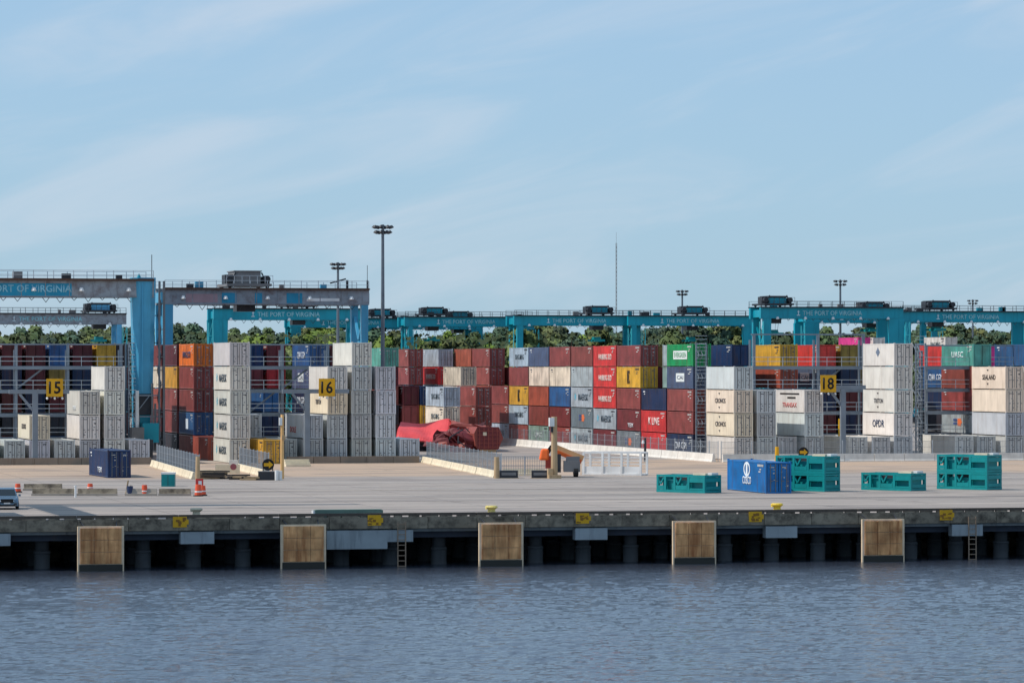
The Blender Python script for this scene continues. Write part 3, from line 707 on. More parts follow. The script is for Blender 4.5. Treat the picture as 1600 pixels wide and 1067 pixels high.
# ================================================================== YARD CRANES
SPAN, ZB, ZT = 27.4, 20.1, 22.2
def leg(b, x, y, wt, wb, z0, z1, th=1.0, lean=0.0):
    lo = [(x - wb / 2 + lean, y - th / 2, z0), (x + wb / 2 + lean, y - th / 2, z0), (x + wb / 2 + lean, y + th / 2, z0), (x - wb / 2 + lean, y + th / 2, z0)]
    hi = [(x - wt / 2, y - th / 2, z1), (x + wt / 2, y - th / 2, z1), (x + wt / 2, y + th / 2, z1), (x - wt / 2, y + th / 2, z1)]
    return b.hexa(lo, hi)
def crane(sx, tx, label, mp, mg, wl, wr, trolley=None, hoist=None, text=True, near=False, back=7.2, panels=(), ov=1.4):
    r = thing('yard_gantry_crane', label, 'gantry crane', (sx, tx, 0), 0, 'gantry cranes over the container yard')
    for y, nm in ((0, 'girder'), (back, 'girder')):
        g = MB().box(SPAN / 2, y, ZB, SPAN + 2 * ov, 1.1, ZT - ZB).build('girder', mg, r)
        b = MB()
        for i in range(10):
            for q in (-0.565, 0.565): b.box(0.4 + i * (SPAN - 0.8) / 9, y + q, ZB + 0.02, 0.10, 0.05, ZT - ZB - 0.04)
        b.box(SPAN / 2, y - 0.57, ZB + 0.02, SPAN + 2 * ov, 0.05, 0.10); b.build('web_stiffener', mg, g)
        MB().box(SPAN / 2, y, ZT, SPAN + 2 * ov + 0.2, 1.5, 0.14).build('top_flange', M_DARK if not near else M_HOUSE, g)
    for x in (-0.3, SPAN + 0.3):
        MB().box(x, back / 2, ZB + 0.25, 1.1, back - 1.12, 1.4).build('end_tie', mp, r)
    for x, w in ((0, wl), (SPAN, wr)):
        if not w: continue
        thick = w > 2
        for y in (0, back):
            leg(MB(), x, y, w, w * (0.72 if thick else 0.85), 2.6, ZB, 1.05).build('leg', mp, r)
            if thick:   # stiffener rib and bright edge flange
                MB().box(x + 0.15 * w, y - 0.56, 3.0, 0.14, 0.08, ZB - 3.2).build('stiffener', mp, r)
        if not thick:
            b = MB(); b.bar((x, 0.5, 12.0), (x, back - 0.5, 18.5), 0.35).bar((x, back - 0.5, 12.0), (x, 0.5, 18.5), 0.35); b.build('leg_brace', mp, r)
        if not near:
            b = MB(); xq = x + (w / 2 + 0.55) * (1 if x > 1 else -1)
            for q in (-0.4, 0.4): b.box(xq + q, -0.9, 2.0, 0.14, 0.14, ZB - 2.6)
            for k in range(6): b.box(xq, -0.9, 4 + k * 2.6, 0.66, 0.1, 0.1).bar((xq - 0.36, -0.9, 4 + k * 2.6), (xq + 0.36, -0.9, 6.5 + k * 2.6), 0.08)
            b.build('sunlit_edge_ladder', mat('sunlit_edge_teal', (84, 214, 218), rough=0.45, dirt=0.3), r)  # pale bars added so the leg edges look sunlit
        MB().box(x, back / 2, 1.3, 1.1, back + 8.5, 1.3).build('sill_beam', mp, r)
        for y in (-3.4, back + 3.4):
            bg = MB().box(x, y, 0.35, 0.9, 3.0, 0.95).build('bogie', M_DARK, r)
            b = MB()
            for q in (-0.9, 0.9): b.cyl((x - 0.25, y + q, 0.36), (x + 0.25, y + q, 0.36), 0.35, n=12)
            b.build('wheel', M_HOUSE, bg)
    # walkway rails along both girders
    for y, sd in ((-0.72, 1), (back + 0.72, 1)):
        b = MB(); n = 13
        for i in range(n): b.box(-ov + 0.1 + i * (SPAN + 2 * ov - 0.2) / (n - 1), y, ZT + 0.1, 0.09, 0.07, 1.1)
        for z in (0.62, 1.16): b.box(SPAN / 2, y, ZT + z, SPAN + 2 * ov - 0.2, 0.06, 0.06)
        b.build('walkway_railing', M_RAIL if near else M_DARK, r)
        MB().box(SPAN / 2, y * 1.02, ZT - 0.1, SPAN + 2 * ov - 0.1, 0.55, 0.3 if near else 0.14).build('walkway', M_WALKSHADE if near else M_DARK, r)  # near slab thickened and browned to paint in the walkway's shade
    fm = cached('flood', lambda: MB().cyl((0, 0, 0), (0, -0.05, -0.42), 0.2, 0.36, 8).mesh('floodlight', M_WHITE))
    for i in range(5): put('floodlight', fm, r, (2.0 + i * (SPAN - 4) / 4, -0.95, ZB + 1.15 if near else ZB + 0.3))
    # festoon cable hanging in loops from a rail along the back of the front girder, junction boxes on the walkway
    b = MB(); nl = 15
    for i in range(nl):
        x0 = 0.6 + i * (SPAN - 1.2) / nl; x1 = x0 + (SPAN - 1.2) / nl; xm = (x0 + x1) / 2; dz = rng.uniform(0.5, 1.0)
        b.bar((x0, 1.3, ZB + 0.6), (xm, 1.3, ZB + 0.2 - dz), 0.07).bar((xm, 1.3, ZB + 0.2 - dz), (x1, 1.3, ZB + 0.6), 0.07)
    b.box(SPAN / 2, 1.3, ZB + 0.6, SPAN - 1, 0.12, 0.14); b.build('festoon_cable', M_DARK, r)
    for q in range(4):
        xq = rng.uniform(1, SPAN - 1); MB().box(xq, -0.2, ZT + 0.145, rng.uniform(0.5, 1.5), 0.7, rng.uniform(0.4, 0.9)).build('junction_box', rng.choice((M_HOUSE, M_DARK, mp)), r)
    if text:
        if near:
            for a, c in panels: MB().box((a + c) / 2, -0.565, ZB + 0.12, c - a, 0.02, ZT - ZB - 0.55).build('name_panel', mat('name_panel_blue', (24, 140, 176), rough=0.45, dirt=0.35, dirt_rgb=(110, 130, 140), scale=0.5), r)
        put('lettering', text_mesh('THE PORT OF VIRGINIA', 12.6, 0.92, 'S'), r, (SPAN * 0.5 - (1.6 if near else 0), -0.60, (ZB + ZT) / 2), color=lin((140, 200, 222) if near else (150, 206, 216)))
        put('emblem', cached('anch', lambda: MB().box(0, -0.012, -0.5, 0.16, 0.012, 1.0).box(0, -0.012, -0.5, 0.7, 0.012, 0.16).box(0, -0.012, 0.2, 0.46, 0.012, 0.12).mesh('emblem', M_LOGO)), r, (SPAN * 0.5 - (8.8 if near else 7.2), -0.60, (ZB + ZT) / 2), color=lin((206, 226, 234)))
    if trolley is not None:
        x = trolley
        tf = MB().box(x, back / 2, ZT + 0.42, 6.2, back + 1.6, 0.35).build('trolley_frame', M_DARK if not near else M_HOUSE, r)
        b = MB()
        for q in (-2.6, 2.6):
            for y in (0, back): b.cyl((x + q, y - 0.15, ZT + 0.42), (x + q, y + 0.15, ZT + 0.42), 0.27, n=10)
        b.build('trolley_wheel', M_DARK, tf)
        hh_ = 1.65 if near else 1.05
        MB().box(x - 0.1, back / 2 - 0.6, ZT + 0.78, 3.6, back - 1.4, hh_).build('machinery_house', M_HOUSE if near else mp, r)
        MB().box(x - 0.1, back / 2 - 0.6, ZT + 0.79 + hh_, 3.9, back - 1.1, 0.14 if near else 0.35).build('house_roof', M_HOUSE if near else M_DARK, r)
        for q, h in ((-2.55, 1.25), (2.55, 1.0)):
            b = MB().box(x + q, back / 2 - 1.2, ZT + 0.78, 1.1, 3.0, h)
            b.cyl((x + q, -0.2, ZT + 1.4), (x + q, 1.2, ZT + 1.4), 0.5, n=10).bar((x + q, 0, ZT + 0.8), (x + q * 0.7, 0, ZT + 2.3), 0.18)
            b.build('winch', M_DARK, r)
        b = MB()
        for i in range(7): b.box(x - 3.2 + i * 1.07, -0.9, ZT + 0.78, 0.06, 0.06, 1.1)
        b.box(x, -0.9, ZT + 1.83, 6.5, 0.06, 0.06); b.build('trolley_railing', M_RAIL if near else M_DARK, r)
        MB().box(x, back / 2, ZB - 0.9, 2.6, 3.0, 0.9).build('rope_block', M_DARK, r)
        if hoist is not None:
            sp = MB().box(x, back / 2, hoist, 2.3, 0.5, 0.5).box(x, back / 2 - 3.0, hoist + 0.1, 2.4, 0.4, 0.45).box(x, back / 2 + 3.0, hoist + 0.1, 2.4, 0.4, 0.45).box(x - 0.5, back / 2, hoist + 0.1, 0.3, 6.0, 0.4).box(x + 0.5, back / 2, hoist + 0.1, 0.3, 6.0, 0.4)
            sp.box(x, back / 2, hoist + 0.5, 1.6, 2.0, 0.6).build('spreader', M_TEALBOX, r)
            for q in (-0.7, 0.7):
                for y in (-0.8, 0.8): MB().bar((x + q, back / 2 + y, hoist + 1.0), (x + q * 1.3, back / 2 + y * 1.3, ZB - 0.5), 0.05).build('hoist_rope', M_DARK, r)
    return r
def span_t(xl, xr): return SPAN / (ratio(xr) - ratio(xl))
# two near blue cranes
sR, tA = at_t(227, 488.0)
A = crane(sR - SPAN - 0.2, tA, 'blue and grey gantry crane with wide tapered leg, cut by the picture edge', M_BLUE, M_GIRD, 1.4, 0, None, None, True, True, panels=((4.2, 18.4),), ov=1.2, back=5.0)
def facet(hw, hd, z, cx, cy, ch): return [(cx + x, cy + y, z) for x, y in ((-hw, -hd + ch), (-hw + ch, -hd), (hw - ch, -hd), (hw, -hd + ch), (hw, hd - ch), (hw - ch, hd), (-hw + ch, hd), (-hw, hd - ch))]
b = MB(); lo = facet(1.12, 1.3, 8.2, SPAN, 0.9, 0.45); hi = facet(1.5, 1.75, ZT + 0.35, SPAN, 0.9, 0.75)
b.add(lo + hi, [tuple(range(8))[::-1], tuple(range(8, 16))] + [(i, (i + 1) % 8, 8 + (i + 1) % 8, 8 + i) for i in range(8)]).build('leg', M_BLUE, A)
MB().box(SPAN - 0.28, -0.84, 8.4, 0.10, 0.12, ZT - 8.6).build('stiffener', M_BLUE, A)
leg(MB(), SPAN, 5.0, 1.6, 1.3, 2.6, ZB, 1.2).build('leg', M_BLUE, A)
MB().box(SPAN, 0.9, 5.6, 1.9, 2.2, 2.6).build('leg_foot', M_DARK, A)
MB().box(SPAN + 0.1, 0.9, 2.6, 1.5, 1.8, 3.0).build('leg_column', M_TEAL, A)
MB().box(SPAN, 2.5, 1.3, 1.1, 14.0, 1.3).build('sill_beam', M_DARK, A)
for y_ in (-3.4, 8.4): MB().box(SPAN, y_, 0.35, 0.9, 3.0, 0.95).build('bogie', M_DARK, A)
for q_, h_ in ((0.9, 9.5), (1.25, 7.0), (-0.9, 6.2)): MB().cyl((SPAN + q_, -1.2, 1.2), (SPAN + q_ * 1.05, -0.9, h_), 0.14, n=8).build('pipe', M_HOUSE, A)
MB().bar((SPAN - 1.6, -1.0, 8.0), (SPAN + 1.9, -1.0, 8.0), 0.16).bar((SPAN - 1.6, -1.0, 5.4), (SPAN + 2.2, -1.0, 5.4), 0.14).bar((SPAN - 1.4, -1.0, 5.4), (SPAN + 0.6, -1.0, 8.0), 0.1).build('foot_railing', M_STEEL, A)
MB().box(SPAN - 15.6, 0, ZT + 0.15, 1.15, 1.0, 0.85).build('cable_reel', M_HOUSE, A)
MB().box(SPAN + 0.6, -1.2, 2.2, 2.0, 1.6, 2.4).build('electrical_house', M_TEAL, A)
MB().box(SPAN - 1.2, -2.6, 2.2, 1.5, 2.0, 1.9).build('electrical_house', M_HOUSE, A)
MB().cyl((SPAN - 1.0, -1.4, 1.2), (SPAN - 1.0, -1.4, 8.6), 0.22, n=10).build('cable_mast', M_WHITE, A)
b = MB()
for i in range(5):
    b.bar((SPAN + 2.0, -0.8, 2.6 + i * 3.4), (SPAN + 2.0, 1.6, 4.3 + i * 3.4), 0.12, 0.5).bar((SPAN + 2.0, 1.6, 4.3 + i * 3.4), (SPAN + 2.0, -0.8, 6.0 + i * 3.4), 0.12, 0.5)
    b.box(SPAN + 2.0, -1.2, 2.5 + i * 3.4, 0.9, 0.8, 0.1).box(SPAN + 2.0, 2.0, 4.25 + i * 3.4, 0.9, 0.8, 0.1)
for y in (-1.5, 2.3): b.box(SPAN + 2.3, y, 1.5, 0.26, 0.26, 20.6)
b.box(SPAN + 1.7, -1.6, 1.5, 0.2, 0.2, 20.6).build('access_stair', mat('stair_grey', (104, 108, 114), rough=0.6, dirt=0.5), A)
MB().cyl((SPAN + 1.0, 0, ZT), (SPAN + 1.0, 0, ZT + 3.2), 0.05, n=6).build('antenna', M_DARK, A)
MB().cyl((SPAN - 0.6, 0, ZT), (SPAN - 0.6, 0, ZT + 0.8), 0.4, 0.1, n=10).build('hatch', M_TEAL, A)
sL, tB = at_t(262, 539.0)
Bc = crane(sL, tB, 'grey blue gantry crane with a machinery house on its girder by the tall light mast', M_BLUE, M_GIRD, 1.35, 0.95, 11.2, None, False, True, ov=0.6)
for a_, c_ in ((7.4, 9.4), (12.0, 13.0), (16.4, 18.6)): MB().box((a_ + c_) / 2, -0.565, ZB + 0.2, c_ - a_, 0.02, 1.4).build('blue_patch', mat('name_panel_blue'), Bc)
MB().box(21.5, -0.565, ZB + 0.5, 4.6, 0.02, 0.4).build('white_stripe', M_WHITE, Bc)
MB().box(4.6, -0.565, ZB + 0.25, 4.4, 0.02, 1.2).build('faded_panel', mat('faded_pink', (168, 140, 146), rough=0.6, dirt=0.4), Bc)
MB().bar((SPAN - 4.8, 0, ZT + 0.9), (SPAN - 2.6, 0, ZT + 1.5), 0.2).box(SPAN - 2.4, 0, ZT + 0.14, 0.3, 0.3, 1.2).build('jib_arm', M_DARK, Bc)
MB().cyl((SPAN + 0.5, 0.3, ZT), (SPAN + 0.5, 0.3, ZT + 3.4), 0.04, n=6).box(SPAN + 0.5, 0.3, ZT + 0.14, 0.2, 0.2, 1.2).build('antenna', M_DARK, Bc)
# far teal cranes
M_FARB = mat('far_crane_blue', (96, 176, 216), rough=0.45, dirt=0.3, scale=0.3, dirt_rgb=(90, 110, 124))
for xl, xr, wl, wr, tr, ho, lab, mp, mg in (
    (-30, 186, 2.8, 1.0, 158, 16.6, 'far blue grey gantry crane behind the nearest blue crane leg', M_FARB, M_GIRD),
    (344, 556, 3.0, 1.1, 470, None, 'far teal gantry crane with wide legs behind the white reefer stack', M_TEAL, M_TEAL),
    (462, 640, 2.4, 1.1, 598, None, 'far teal gantry crane half hidden behind the tall light mast', M_TEAL, M_TEAL),
    (575, 745, 1.1, 2.9, 720, None, 'farthest teal gantry crane with one wide leg behind the wrecks', M_TEAL, M_TEAL),
    (641, 822, 1.0, 3.7, 680, 16.8, 'far teal gantry crane over the crumpled wrecks', M_TEAL, M_TEAL),
    (812, 996, 1.4, 1.3, 938, 16.6, 'far teal gantry crane in front of the thin radio mast', M_TEAL, M_TEAL),
    (990, 1172, 1.1, 3.6, 1086, 16.6, 'far teal gantry crane above the green topped wall column', M_TEAL, M_TEAL),
    (1198, 1400, 1.6, 3.3, 1216, 16.9, 'teal gantry crane with its trolley at one end, above sign eighteen', M_TEAL, M_TEAL),
    (1268, 1460, 3.2, 1.2, 1368, 18.3, 'far teal gantry crane lowering its spreader over a pink container', M_TEAL, M_TEAL),
    (1418, 1612, 1.2, 3.4, 1471, 18.3, 'far teal gantry crane lowering its spreader over a white container', M_TEAL, M_TEAL)):
    tt = min(span_t(xl, xr), 960.0); s_ = ratio(xl) * tt
    xt = ratio(tr) * tt - s_
    r = crane(s_, tt, lab, mp, mg, wl, wr, xt, ho)
    r.scale = (1, 1, 1.0 if xl < 0 else (1.065 if xl == 1198 else 1.045))

# ================================================================== RACKS, STAIR TOWERS, SIGNS
def rack(s0, s1, t, label, tops=4, posts=None, z_top=14.2, diag=True):
    r = thing('reefer_rack', label, 'steel rack', (s0, t, 0), 0, 'steel racks behind the reefer containers')
    Lx = s1 - s0; posts = posts or [i * Lx / max(1, round(Lx / 5.94)) for i in range(round(Lx / 5.94) + 1)]
    for p in posts:
        MB().box(p, 0, 0, 0.34, 0.34, z_top).build('post', M_STEEL, r)
        MB().box(p, 1.7, 0, 0.26, 0.26, z_top - 0.6).build('post', M_STEEL, r)
    for k in range(1, tops + 1):
        z = k * PITCHZ
        MB().box(Lx / 2, -0.25, z - 0.42, Lx + 0.5, 0.14, 0.40).build('platform_beam', M_STEEL, r)
        MB().box(Lx / 2, 0.8, z - 0.06, Lx + 0.4, 1.8, 0.08).build('platform', M_STEEL, r)
        b = MB()
        for q in (0.58, 1.12): b.box(Lx / 2, -0.22, z + q, Lx + 0.5, 0.06, 0.07)
        i = 0.0
        while i < Lx: b.box(i, -0.22, z, 0.06, 0.05, 1.12); i += 1.98
        b.build('handrail', M_RAIL, r)
    MB().box(Lx / 2, 0, z_top, Lx + 0.4, 0.22, 0.18).build('top_rail', M_STEEL, r)
    if diag:
        b = MB(); b.bar((posts[0], 0.9, 2 * PITCHZ), (posts[0] + 3.4, 0.9, 3 * PITCHZ - 0.3), 0.2)
        if len(posts) > 2: b.bar((posts[1], 0.9, 3 * PITCHZ), (posts[1] + 3.4, 0.9, 4 * PITCHZ - 0.3), 0.2)
        b.build('brace', M_STEEL, r)
    return r
sA = at_t(-50, 487)[0]; sB_ = at_t(190, 487)[0]
rack(sA, sB_, 487, 'grey steel reefer rack with walkways behind sign fifteen', posts=[at_t(p, 487)[0] - sA for p in (-50, 25, 106, 189)])
sA = at_t(387, 487)[0]; sB_ = at_t(548, 487)[0]
rack(sA, sB_, 487, 'grey steel reefer rack with walkways behind sign sixteen', posts=[at_t(p, 487)[0] - sA for p in (390, 441, 512, 548)])
sA = at_t(1176, 487)[0]; sB_ = at_t(1349, 487)[0]
rack(sA, sB_, 487, 'grey steel reefer rack with walkways behind sign eighteen', posts=[at_t(p, 487)[0] - sA for p in (1178, 1278, 1349)], z_top=15.6)
sA = at_t(1447, 487)[0]; sB_ = at_t(1600, 487)[0]
rack(sA, sB_, 487, 'grey steel reefer rack with walkways beyond block eighteen', posts=[at_t(p, 487)[0] - sA for p in (1447, 1522, 1598)], tops=4, diag=False)
def tower(px, t, lab, w=1.3):
    s_, _ = at_t(px, t)
    r = thing('stair_tower', lab, 'stair tower', (s_, t, 0), 0, 'steel stair towers at the rack ends')
    for x in (0, w):
        for y in (0, 2.6): MB().box(x, y, 0, 0.18, 0.18, 14.6).build('post', M_STEEL, r)
    for k in range(10):
        z = (k + 1) * PITCHZ / 2
        MB().box(w / 2, 0, z - 0.1, w - 0.19, 0.3, 0.1).build('landing', M_RAIL, r)
        b = MB().box(w / 2, -0.1, z + 0.5, w + 0.2, 0.05, 0.05).box(w / 2, -0.1, z + 0.95, w + 0.2, 0.05, 0.05); b.build('handrail', M_RAIL, r)
        b = MB(); y0, y1 = (0.2, 2.4) if k % 2 else (2.4, 0.2)
        b.bar((w / 2 - 0.25, y0, z - PITCHZ / 2), (w / 2 - 0.25, y1, z - 0.05), 0.06, 0.12).bar((w / 2 + 0.25, y0, z - PITCHZ / 2), (w / 2 + 0.25, y1, z - 0.05), 0.06, 0.12); b.build('stair_flight', M_STEEL, r)
tower(201, 488, 'narrow steel stair tower beside the wide blue crane leg')
tower(1088, 487.5, 'narrow steel stair tower between the green topped column and white reefers')
tower(1431, 487.5, 'narrow steel stair tower beside the tall white stack of five')
def block_sign(px, t, num, bx, bw, arm0, arm1, zarm, lab):
    s_, _ = at_t(px, t); r = thing('block_sign', lab, 'sign', (s_, t, 0), 0, 'yellow block number signs')
    X = lambda p: at_t(p, t)[0] - s_
    MB().box(0, 0, 0.0, 0.62, 0.5, zarm).build('post', M_STEEL, r)
    MB().box((X(arm0) + X(arm1)) / 2, 0, zarm, X(arm1) - X(arm0), 0.45, 0.5).build('cross_arm', M_STEEL, r)
    MB().bar((-0.2, 0, zarm - 2.0), (X(arm0) * 0.6, 0, zarm - 0.02), 0.28).build('brace', M_STEEL, r)
    xb = X(bx)
    brd = MB().box(xb, -0.32, zarm - 0.35, bw, 0.10, 2.12).build('board', M_YEL, r)
    MB().box(xb - 0.4, -0.2, zarm - 0.5, 0.12, 0.14, 2.3).box(xb + 0.4, -0.2, zarm - 0.5, 0.12, 0.14, 2.3).build('bracket', M_STEEL, r)
    put('lettering', text_mesh(num, bw * 0.72, 1.45, 'S', M_BLACK), brd, (xb, -0.385, zarm + 0.72))
    b = MB()
    for q in (-0.9, 0.0, 0.9): b.cyl((xb + q, -0.5, zarm - 0.62), (xb + q, -0.3, zarm - 0.5), 0.1, 0.14, 8)
    b.build('sign_lamp', M_WHITE, r)
block_sign(55, 467.6, '15', 85, 1.95, 14, 108, 8.35, 'yellow sign board reading fifteen, nearest the dark blue container')
block_sign(480, 467.6, '16', 510, 1.95, 441, 545, 8.35, 'yellow sign board reading sixteen, above the tan post')
block_sign(1317, 467.6, '18', 1293, 2.0, 1281, 1352, 8.75, 'yellow sign board reading eighteen, on the far steel post')

# ================================================================== BARRIERS AND FENCES
def jersey_mesh(length, m, h=0.82):
    b = MB(); l = length / 2; pr = [(-0.30, 0), (-0.30, 0.08), (-0.20, 0.28), (-0.10, h), (0.10, h), (0.20, 0.28), (0.30, 0.08), (0.30, 0)]
    vs = [(-l, y, z) for y, z in pr] + [(l, y, z) for y, z in pr]; n = len(pr)
    return b.add(vs, [tuple(range(n)), tuple(range(n, 2 * n))[::-1]] + [(i, i + n, (i + 1) % n + n, (i + 1) % n) for i in range(n)]).mesh('barrier_segment', m)
def barrier_line(p, q, label, m, h=0.82, seg=3.8, fence=True, fh=1.9, fo=0.55, fcover=0.26):
    p, q = Vector((p[0], p[1], 0)), Vector((q[0], q[1], 0)); d = q - p; n = max(1, round(d.length / seg)); sl = d.length / n; a = math.atan2(d.y, d.x)
    r = thing('concrete_barrier', label, 'barrier', (p.x, p.y, 0), a)
    me = jersey_mesh(sl - 0.05, m, h)
    for i in range(n): put('barrier_segment', me, r, ((i + 0.5) * sl, rng.uniform(-0.03, 0.03), 0), rng.uniform(-0.006, 0.006))
    if fence:
        nrm = Vector((-d.y, d.x, 0)).normalized()
        if nrm.dot(p + d / 2) < 0: nrm = -nrm
        f = thing('mesh_fence', 'grey wire fence behind the ' + label, 'fence', tuple(p + nrm * fo), a)
        pm = cached('fpost', lambda: MB().box(0, 0, 0, 0.08, 0.08, 2.55).mesh('post', M_RAIL))
        def panel():
            b = MB(); k = int(sl / fcover)
            for i in range(k): b.box((i + 0.5) * sl / k, 0.05, 0.25, 0.024, 0.02, 2.2)
            for z in np.arange(0.3, 2.5, 0.7): b.box(sl / 2, 0.05, float(z), sl, 0.022, 0.03)
            return b.mesh('wire_panel', mat('fence_wire', (150, 156, 162), rough=0.5, metal=0.2, dirt=0.3))
        wm = panel()
        for i in range(n):
            put('post', pm, f, (i * sl, 0, 0)); w = put('wire_panel', wm, f, (i * sl, 0, 0)); w['kind'] = 'stuff'
        put('post', pm, f, (n * sl, 0, 0))
F1a, F1b = gp(238, 728), gp(303, 748.5)
barrier_line(F1a, F1b, 'cream concrete barrier beside the orange topped stack', M_CREAM, 0.72)
barrier_line(gp(660, 722), gp(775, 746), 'cream concrete barrier in front of the crumpled wrecks', M_CREAM, 0.72)
barrier_line((135.6, 462.5), (135.6, 578.0), 'long pale barrier at the foot of the coloured wall', M_WHITEB, 1.0, fcover=0.3)
barrier_line((136.4, 461.5), (202, 461.5), 'pale barrier in front of sign eighteen and the far reefers', M_WHITEB, 0.95, fcover=0.14)
barrier_line(gp(367, 733), gp(412, 744), 'short cream barrier by the yellow arrow sign', M_CREAM, 0.72, fence=True)
# low plinth walls under the reefers
def plinth(x0, x1, label, t=467.0):
    s0, s1 = at_t(x0, t)[0], at_t(x1, t)[0]; r = thing('plinth_wall', label, 'low wall', (s0, t, 0))
    n = round((s1 - s0) / 2.97)
    me = MB().box(0, 0, 0, (s1 - s0) / n - 0.06, 0.45, 0.82).mesh('plinth_block', mat('brown_concrete', (142, 128, 114), rough=0.9, dirt=0.6, scale=0.7, dirt_rgb=(84, 72, 62), bump=0.3))
    for i in range(n): put('plinth_block', me, r, ((i + 0.5) * (s1 - s0) / n, rng.uniform(-.04, .04), 0))
plinth(-20, 236, 'low brown plinth wall in front of the reefers under sign fifteen')
plinth(448, 655, 'low brown plinth wall in front of the reefers under sign sixteen')
s_, t_ = gp(466, 729)
st = thing('concrete_steps', 'pale concrete steps under sign sixteen', 'steps', (s_, t_, 0))
for i in range(3): MB().box(0, i * 0.5, 0, 2.9, 0.5, 0.28 + i * 0.28).build('step', M_CREAM, st)

# ================================================================== LIGHT MASTS, RADIO MAST
def light_mast(px, t, ytop, label, rings=2):
    s_, _ = at_t(px, t); Y = depth(s_, t); z = CAM_H + (HORIZON - ytop) / FPX * Y
    r = thing('light_mast', label, 'light mast', (s_, t, 0), 0, 'high light masts in the yard')
    MB().cyl((0, 0, 0), (0, 0, z), 0.36, 0.2, 10).build('pole', mat('mast_steel', (112, 120, 128), rough=0.5, metal=0.2, dirt=0.2), r)
    MB().box(0, 0, 0, 0.9, 0.9, 0.5).build('base', M_CONC, r)
    lm = cached('mlamp', lambda: MB().cyl((0, 0, 0.0), (0, -0.16, -0.36), 0.16, 0.3, 8).mesh('lamp', M_DARK))
    for k in range(rings):
        zz = z - 0.25 - k * 0.72
        b = MB(); n = 12
        for i in range(n):
            a0, a1 = 2 * math.pi * i / n, 2 * math.pi * (i + 1) / n; q = 1.05 - k * 0.22
            b.bar((q * math.cos(a0), q * math.sin(a0), zz), (q * math.cos(a1), q * math.sin(a1), zz), 0.08)
        for i in range(4):
            a0 = math.pi / 2 * i; b.bar((0, 0, zz), (1.0 * math.cos(a0), 1.0 * math.sin(a0), zz), 0.07)
        hd = b.build('lamp_ring', M_DARK, r)
        for i in range(8):
            a0 = 2 * math.pi * (i + 0.5) / 8; put('lamp', lm, hd, ((1.18 - k * 0.22) * math.cos(a0), (1.18 - k * 0.22) * math.sin(a0), zz + 0.1), a0 + math.pi / 2)
light_mast(598, 545, 351, 'tallest high mast light, rising beside the end of the grey blue crane')
light_mast(528, 715, 410, 'high mast light seen above the grey blue crane girder')
light_mast(1066, 900, 453, 'high mast light rising from the trolley of a far crane')
light_mast(1313, 810, 437, 'high mast light above sign eighteen')
light_mast(1520, 1010, 468, 'smallest and farthest high mast light')
s_, t_ = at_t(963, 1420); zt = CAM_H + (HORIZON - 363) / FPX * depth(s_, t_)
r = thing('radio_mast', 'thin tall radio mast standing far behind the teal cranes', 'radio mast', (s_, t_, 0))
b = MB()
for a in range(3): b.cyl((0.22 * math.cos(a * 2.1), 0.22 * math.sin(a * 2.1), 0), (0.22 * math.cos(a * 2.1), 0.22 * math.sin(a * 2.1), zt - 4), 0.07, n=5)
for i in range(int(zt / 1.5) - 3):
    for a in range(3):
        b.bar((0.22 * math.cos(a * 2.1), 0.22 * math.sin(a * 2.1), i * 1.5), (0.22 * math.cos((a + 1) * 2.1), 0.22 * math.sin((a + 1) * 2.1), i * 1.5 + 1.5), 0.04)
b.build('lattice', M_HOUSE, r); MB().cyl((0, 0, zt - 4), (0, 0, zt), 0.05, n=5).build('tip', M_HOUSE, r)

